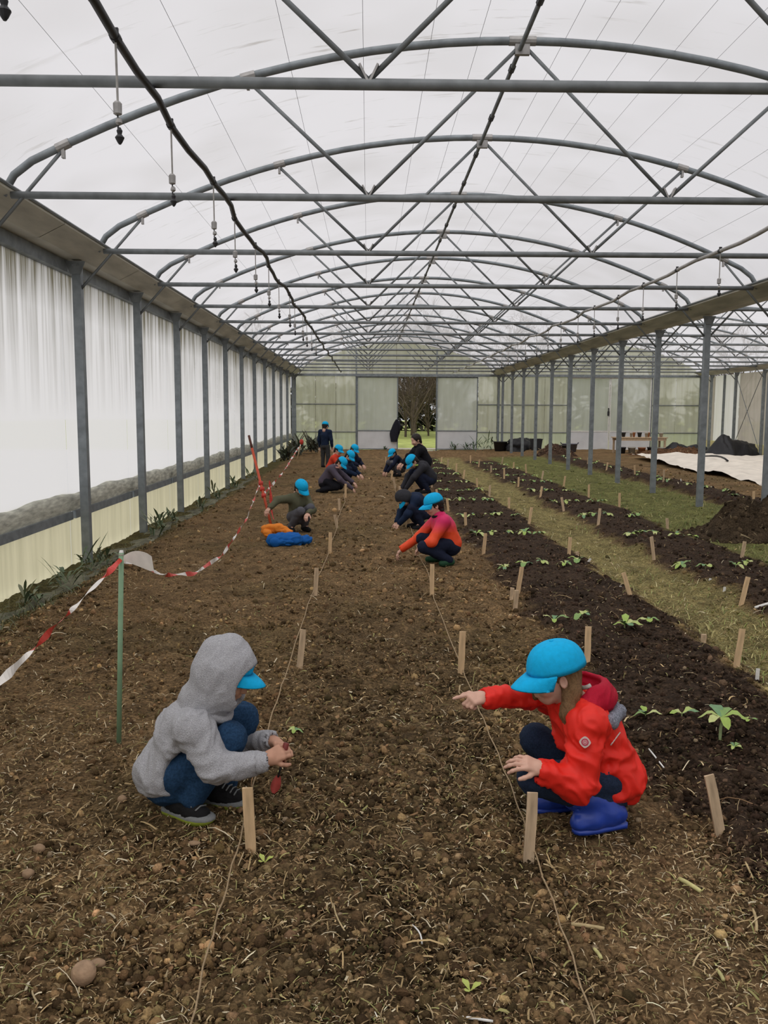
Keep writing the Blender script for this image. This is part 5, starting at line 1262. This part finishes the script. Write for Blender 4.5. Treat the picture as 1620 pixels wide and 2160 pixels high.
    trou = [E_(pel+V(.0, 0, -.05), (.118, .128, .09), None, .04), C_(hN, kN, .082, .064, .03), C_(kN, aN, .062, .05, .03), C_(hF, kF, .082, .066, .03), C_(kF, aF, .060, .05, .03)]
    solid('trousers', trou, .008, DKNAVY, o, .005, .05, 43, None, 2, origin=org)
    for an, kn, he, to in ((aN, kN, heelN, toeN), (aF, kF, heelF, toeF)):
        up = unit(kn-an); tp = an+up*.16
        pr = shoe_prims(an, he, to, .042)+[C_(an, tp, .054, .063, .03), C_(tp-up*.003, tp+up*.06, .057, .057, .006, (), True)]
        bt = solid('rubber_boot', pr, .006, BOOT, o, .002, .06, 5, None, 2, origin=org)
        rg = []; sx = unit(np.cross(up, V(0, 1, 0))); sy = np.cross(up, sx)
        for a in np.linspace(0, 2*math.pi, 21): rg.append(tp+(sx*math.cos(a)+sy*math.sin(a))*.060-org)
        MB().tube(rg, .005, 6, False).build('boot_rim', BOOT, bt, True)
        d = unit(to-he); sd_ = V(-d[1], d[0], 0); Ls = np.linalg.norm(to-he); prof = [(-.040, .020), (-.028, .038), (.04, .040), (.11, .045), (.16, .044), (.195, .032), (.208, .014)]; ring = [(a*Ls/.2, b) for a, b in prof]+[(a*Ls/.2, -b) for a, b in prof[::-1]]; vs = []
        for z in (-.012, .004): vs += [he+d*a*.93+sd_*b*.84+V(0, 0, z)-org for a, b in ring]
        n = len(ring); MB().add(vs, [(j, (j+1) % n, n+(j+1) % n, n+j) for j in range(n)]+[tuple(range(n))[::-1], tuple(n+j for j in range(n))]).build('boot_sole', BOOT, bt, True)
    # hair: falls from under the cap past the ear to the chest
    L = lambda x, y, z: hc+M@V(x, y, z)
    hair = [E_(L(-.022, 0, .02), V(.088, .083, .078), M, .02), C_(L(-.055, .052, .0), L(-.035, .070, -.07), .032, .030, .03), C_(L(-.035, .070, -.06), L(.012, .086, -.135), .034, .030, .03), C_(L(.008, .088, -.125), L(.030, .086, -.185), .028, .012, .02), C_(L(-.06, .02, -.02), L(-.06, .02, -.10), .045, .035, .03),
            C_(L(.062, -.052, -.02), L(.066, -.062, -.09), .012, .014, .02), C_(L(-.055, -.052, .0), L(-.02, -.07, -.10), .03, .025, .03), E_(L(.062, 0, -.012), V(.050, .064, .07), M, .008, (), True), E_(L(-.002, .088, -.014), V(.021, .022, .03), M, .004, (), True)]
    v, f = nets(hair, .0048); v = smoothv(v, f, 1); N = vnormals(v, f); lc = (v-hc)@M; st = np.stack([lc[:, 0]*7, lc[:, 1]*7, lc[:, 2]*.9], -1)
    v = v+N*(.0045*vnoise(st, .07, 51)+.003*vnoise(st, .03, 52))[:, None]; link('hair', mesh_np(v-org, f, 'hair', None, True, [HAIRB]), o)
    cap(o, hc-org+V(.014, 0, -.006), M, 1.17, tilt=-.03)
person_red()

# ---- the other people: same building blocks, coarser --------------------------------------------------
def person(label, base, yaw, s, J, look, h=.014, hood=None, capon=True, hairmat=None, grad=None, eyes_on=False, tiltcap=0.0):
    """J: joints in metres, facing +x, left +y, for a body of scale s"""
    org = V(base[0], base[1], gh(base[0], base[1])); c, sn = math.cos(yaw), math.sin(yaw); Rz = np.array([[c, -sn, 0], [sn, c, 0], [0, 0, 1]])
    T = lambda p: Rz@(V(*p)*s); j = {k: (T(v) if not k.startswith('_') else v) for k, v in J.items()}
    o = empty('person', tuple(org), label=label, cat='person')
    M = Rz@frame(V(*J['_face']), V(*J['_up'])); hc = j['head']
    hands = []
    for q in 'ab':
        d = unit(j['wr'+q]-j['el'+q]); d = unit(d+V(0, 0, -.25)); nb = unit(np.cross(d, np.cross(V(0, 0, 1), d))); hands.append(nets(hand_prims(j['wr'+q], d, nb, 1 if q == 'b' else -1, 1.02*s, (.35, .4, .45, .5), .4, .08), max(.0042, .36*h*.9)))
    L = lambda x, y, z: hc+M@(V(x, y, z)*s)
    body = [C_(j['pel'], j['chest'], .085*s, .095*s, .04), C_(j['chest'], j['neck'], .07*s, .045*s, .04), C_(j['neck'], hc, .045*s, .045*s, .03)]
    for q in 'ab': body += [C_(j['sh'+q], j['el'+q], .040*s, .034*s), C_(j['el'+q], j['wr'+q], .032*s, .024*s), C_(j['hip'+q], j['kn'+q], .062*s, .048*s), C_(j['kn'+q], j['an'+q], .045*s, .033*s), C_(j['an'+q], j['an'+q]*.45+j['toe'+q]*.55+V(0, 0, .012), .028*s, .02*s)]
    lst = [nets(body, .015*s), nets(head_prims(hc, M, s), max(.0065, h*.55))]+hands
    v, f = merge_meshes([(smoothv(a, b, 1), b) for a, b in lst]); link('body', mesh_np(v, f, 'body', None, True, [look.get('skin', SKIN)]), o)
    if eyes_on: eyes(o, hc, M, s)
    top = [E_(j['chest'], V(.12, .135, .12)*s, None, .05), C_(j['chest'], j['pel']+V(0, 0, .03), .115*s, .122*s, .05), C_(j['chest'], j['neck'], .095*s, .062*s, .05), C_(j['sha'], j['shb'], .068*s, .068*s, .05)]
    for q in 'ab':
        d = unit(j['wr'+q]-j['el'+q]); top += [C_(j['sh'+q], j['el'+q], .066*s, .054*s, .03), C_(j['el'+q], j['wr'+q], .053*s, .040*s, .03)]
    for q in 'ab':
        d = unit(j['wr'+q]-j['el'+q]); top += [C_(j['wr'+q], j['wr'+q]+d*.06, .028*s, .03*s, .006, (), True)]
    cols = (lambda vv: grad(vv, s)) if grad else None
    solid('jacket', top, h, look['top'], o, .008*s, .08, int(abs(base[0]*31+base[1]*7)) % 50, V(.2, 0, .8), 1, cols)
    tr = [E_(j['pel']+V(0, 0, -.02), V(.115, .125, .10)*s, None, .04)]
    for q in 'ab': tr += [C_(j['hip'+q], j['kn'+q], .080*s, .063*s, .03), C_(j['kn'+q], j['an'+q]-V(0, 0, .01), .060*s, .050*s, .03)]
    solid('trousers', tr, h, look['bot'], o, .005*s, .06, 8, None, 1)
    for q in 'ab':
        d = unit((j['toe'+q]-j['an'+q])*V(1, 1, 0)); he = j['an'+q]*V(1, 1, 0)-d*.035*s; sh = solid('shoe', shoe_prims(j['an'+q], he, j['toe'+q]*V(1, 1, 0), .040*s), h*.75, look.get('shoe', SHOEB), o, 0)
    if hood:
        hd = [E_(L(-.012, 0, .028), V(.118, .098, .118)*s, M, .03), C_(L(-.03, 0, -.03), j['neck'], .095*s, .08*s, .05), E_(L(.06, 0, -.01), V(.09, .075, .095)*s, M, .012, (), True), C_(L(.08, 0, -.01), L(.18, 0, -.01), .075*s, .09*s, .015, (), True)]
        solid('hood', hd, h*.75, hood, o, .004, .06, 3, None, 1); 
        if capon: cap(o, hc, M, s, crown=False)
    elif capon:
        hairmat = hairmat or HAIRD
        cap(o, hc, M, s*1.04, tilt=tiltcap)
    if hairmat:
        hp = [E_(L(-.018, 0, .03), V(.098, .085, .094)*s, M, .02), C_(L(-.06, .03, 0), L(-.06, .03, -.07), .04*s, .03*s, .03), C_(L(-.06, -.03, 0), L(-.06, -.03, -.07), .04*s, .03*s, .03), E_(L(.075, 0, -.02), V(.062, .068, .085)*s, M, .01, (), True)]
        solid('hair', hp, h*.6, hairmat, o, .005, .03, 4, None, 1)
    col = [j['neck']+(Rz@V(.07*math.cos(a), .072*math.sin(a), -.012*math.cos(a)-.005))*s for a in np.linspace(0, 2*math.pi, 17)]
    MB().tube(col, .016*s, 6, False).build('collar', look.get('collar', look['top']), o, True)
    return o
def pose(**kw):
    J = dict(pel=(-.10, 0, .22), chest=(.0, 0, .43), neck=(.07, 0, .545), head=(.115, 0, .65), sha=(.03, .135, .49), shb=(.03, -.135, .49), ela=(.17, .17, .32), elb=(.17, -.17, .32), wra=(.33, .09, .24), wrb=(.33, -.09, .24),
             hipa=(-.08, .075, .22), hipb=(-.08, -.075, .22), kna=(.17, .13, .37), knb=(.17, -.13, .37), ana=(-.04, .11, .085), anb=(-.04, -.11, .085), toea=(.12, .13, .02), toeb=(.12, -.13, .02), _face=(.85, 0, -.45), _up=(.4, 0, .9))
    J.update(kw); return J
# pink-to-orange jacket, kneeling and reaching, faces the other row
PINKO = colattr('pink_orange_jacket', .55, .1, 300, .3, .06, 20)
def pinkgrad(v, s):
    t = np.clip((v[:, 2]-.36)/.14, 0, 1)[:, None]; return np.array([.80, .075, .02])*(1-t)+np.array([.62, .02, .12])*t
def ppos(px, py, z=0.0): p = gp(px, py, z); return (p[0], p[1])
person('person in a pink and orange jacket and blue cap, reaching down to the soil', ppos(925, 1188), math.radians(188), 1.02,
       pose(pel=(-.13, 0, .20), chest=(-.05, 0, .41), neck=(.0, 0, .535), head=(.06, 0, .645), sha=(-.02, .14, .48), shb=(-.02, -.14, .48), ela=(.12, .19, .27), wra=(.20, .12, .225), elb=(.19, -.18, .27), wrb=(.37, -.20, .14),
            kna=(.20, .15, .21), knb=(.16, -.13, .26), ana=(-.08, .14, .07), anb=(-.07, -.11, .08), toea=(.03, .17, .02), _face=(.93, .10, -.30), _up=(.25, 0, .95)),
       dict(top=PINKO, bot=NAVY, shoe=fabric('dark_green_boot', (.02, .07, .035), .5)), .009, None, True, HAIRD, pinkgrad, True)
OLIVE = fabric('olive_jacket', (.105, .105, .065)); GREYT = fabric('grey_trousers', (.10, .10, .115)); CHAR = fabric('charcoal_cloth', (.035, .036, .042)); PURP = fabric('purple_grey_cloth', (.085, .070, .095)); REDD = fabric('orange_red_jacket', (.62, .06, .03)); BLKC = fabric('black_coat', (.010, .010, .014)); NAVYB = fabric('dark_blue_fleece', (.012, .022, .05))
person('person in an olive jacket and blue cap squatting by the thrown jackets', ppos(630, 1122), math.radians(-62), .94,
       pose(pel=(-.08, 0, .21), chest=(-.04, 0, .43), head=(.06, .02, .655), neck=(.0, 0, .55), sha=(-.01, .13, .49), shb=(-.01, -.145, .50), ela=(.20, .14, .34), wra=(.30, .02, .30), elb=(.02, -.34, .49), wrb=(.10, -.50, .39),
            kna=(.20, .10, .37), knb=(.22, -.06, .33), _face=(.75, .25, -.60), _up=(.55, 0, .8)),
       dict(top=OLIVE, bot=GREYT, shoe=SHOEB), .011, None, True, HAIRD, None, True)
person('person in a dark hood bent right over behind the pink and orange jacket', ppos(880, 1116), math.radians(196), .97,
       pose(pel=(-.16, 0, .26), chest=(.02, 0, .42), neck=(.13, 0, .46), head=(.21, 0, .46), sha=(.06, .13, .44), shb=(.06, -.13, .44), ela=(.2, .16, .25), wra=(.30, .08, .10), elb=(.20, -.16, .25), wrb=(.30, -.06, .10), kna=(.14, .15, .33), knb=(.14, -.15, .33), _face=(.35, .1, -.92), _up=(.9, 0, .35)),
       dict(top=NAVYB, bot=NAVY), .012, CHAR)
person('person in a dark padded coat and blue cap bending to the soil', ppos(893, 1040), math.radians(195), 1.16,
       pose(pel=(-.13, 0, .26), chest=(.02, 0, .46), neck=(.12, 0, .52), head=(.21, 0, .57), sha=(.06, .14, .47), shb=(.06, -.14, .47), ela=(.24, .17, .30), wra=(.36, .10, .10), elb=(.24, -.17, .30), wrb=(.38, -.10, .08), _face=(.6, .1, -.78), _up=(.75, 0, .6)),
       dict(top=fabric('dark_grey_padded_coat', (.03, .03, .036)), bot=NAVY, collar=fabric('yellow_green_collar', (.45, .55, .12))), .014)
person('person in a purple grey top and blue cap kneeling over the row of stakes', ppos(700, 1038), math.radians(-14), 1.04,
       pose(pel=(-.16, 0, .19), chest=(.0, 0, .43), neck=(.10, 0, .52), head=(.20, 0, .595), sha=(.03, .14, .48), shb=(.03, -.14, .48), ela=(.24, .18, .30), wra=(.42, .12, .20), elb=(.22, -.18, .28), wrb=(.46, -.10, .10), kna=(.14, .13, .12), knb=(.14, -.13, .12), ana=(-.18, .12, .06), anb=(-.18, -.12, .06), toea=(-.30, .12, .02), toeb=(-.30, -.12, .02), _face=(.62, -.25, -.7), _up=(.7, 0, .7)),
       dict(top=PURP, bot=BLKC, collar=fabric('pink_scarf', (.62, .33, .28))), .014)
person('person in a dark top squatting just behind the purple grey top', ppos(728, 1022), math.radians(-25), 1.04, pose(_face=(.7, -.2, -.65), _up=(.6, 0, .8)), dict(top=NAVYB, bot=NAVY), .015)
person('person in navy squatting farthest along the row of stakes', ppos(740, 1000), math.radians(-35), 1.04, pose(_face=(.8, -.1, -.5)), dict(top=NAVY, bot=NAVY), .016)
person('person in an orange red jacket and blue cap crouching in front of the standing person', ppos(706, 1008), math.radians(-20), 1.04, pose(head=(.10, 0, .68), _face=(.85, -.2, -.4)), dict(top=REDD, bot=CHAR), .015)
person('small person with a blue cap crouching before the dark-haired person', ppos(836, 1004), math.radians(200), 1.0, pose(pel=(-.14, 0, .2), chest=(-.03, 0, .40), neck=(.05, 0, .50), head=(.11, 0, .60), wra=(.30, .09, .12), wrb=(.30, -.09, .12), _face=(.8, .3, -.5)), dict(top=NAVY, bot=GREYT), .016)
person('dark-haired person in a black coat crouching at the far end', ppos(884, 1006), math.radians(196), 1.38, pose(pel=(-.13, 0, .26), chest=(-.02, 0, .46), neck=(.02, 0, .575), head=(.07, 0, .68), _face=(.9, .15, -.4)), dict(top=BLKC, bot=BLKC), .018, None, False, HAIRD)
person('person standing at the far end in a dark blue top and blue cap', ppos(686, 986), math.radians(65), 1.05,
       pose(pel=(0, 0, .64), chest=(.0, 0, .92), neck=(.0, 0, 1.08), head=(.015, 0, 1.20), sha=(0, .145, 1.03), shb=(0, -.145, 1.03), ela=(.0, .20, .80), elb=(0, -.20, .80), wra=(.06, .19, .60), wrb=(.06, -.19, .60), hipa=(0, .07, .62), hipb=(0, -.07, .62), kna=(.02, .08, .35), knb=(.02, -.08, .35), ana=(0, .08, .08), anb=(0, -.08, .08), toea=(.13, .09, .02), toeb=(.13, -.09, .02), _face=(.9, .0, -.2), _up=(.1, 0, 1)),
       dict(top=NAVYB, bot=fabric('dark_grey_trousers', (.045, .046, .048))), .016)

# ---- jackets thrown on the ground --------------------------------------------------
def thrown(name, label, pix, Y0_, mat, r, parts, seed):
    c = gp(*pix); org = V(c[0], c[1], gh(c[0], c[1])); o = empty(name, tuple(org), label=label, cat='jacket')
    for pn, prims in parts: solid(pn, [C_(V(*a), V(*b), ra, rb, .04) for a, b, ra, rb in prims], .010, mat, o, .024, .075, seed, V(.9, .35, .1), 1); seed += 1
    return o
BLUEJ = fabric('blue_jacket_cloth', (.008, .10, .36), .7); ORANJ = fabric('orange_jacket_cloth', (.72, .22, .03), .7)
thrown('thrown_jacket', 'bright blue jacket lying crumpled on the soil beside the olive jacket', (607, 1152), 0, BLUEJ, .1, [('jacket_body', [((-.18, .02, .05), (.10, .0, .06), .085, .08), ((-.12, .14, .06), (.08, .12, .07), .07, .07)]), ('sleeve', [((.08, .03, .06), (.24, .08, .06), .055, .05), ((.24, .08, .06), (.22, .02, .04), .045, .035)]), ('sleeve', [((-.16, -.05, .04), (.05, -.08, .04), .05, .04)])], 61)
thrown('thrown_jacket', 'orange jacket lying on top of the bright blue one', (592, 1136), 0, ORANJ, .1, [('jacket_body', [((-.20, .03, .14), (-.02, .0, .15), .062, .05), ((-.02, 0, .15), (.12, -.06, .12), .05, .04)]), ('hood', [((-.20, .02, .11), (-.16, -.06, .09), .055, .05)])], 71)
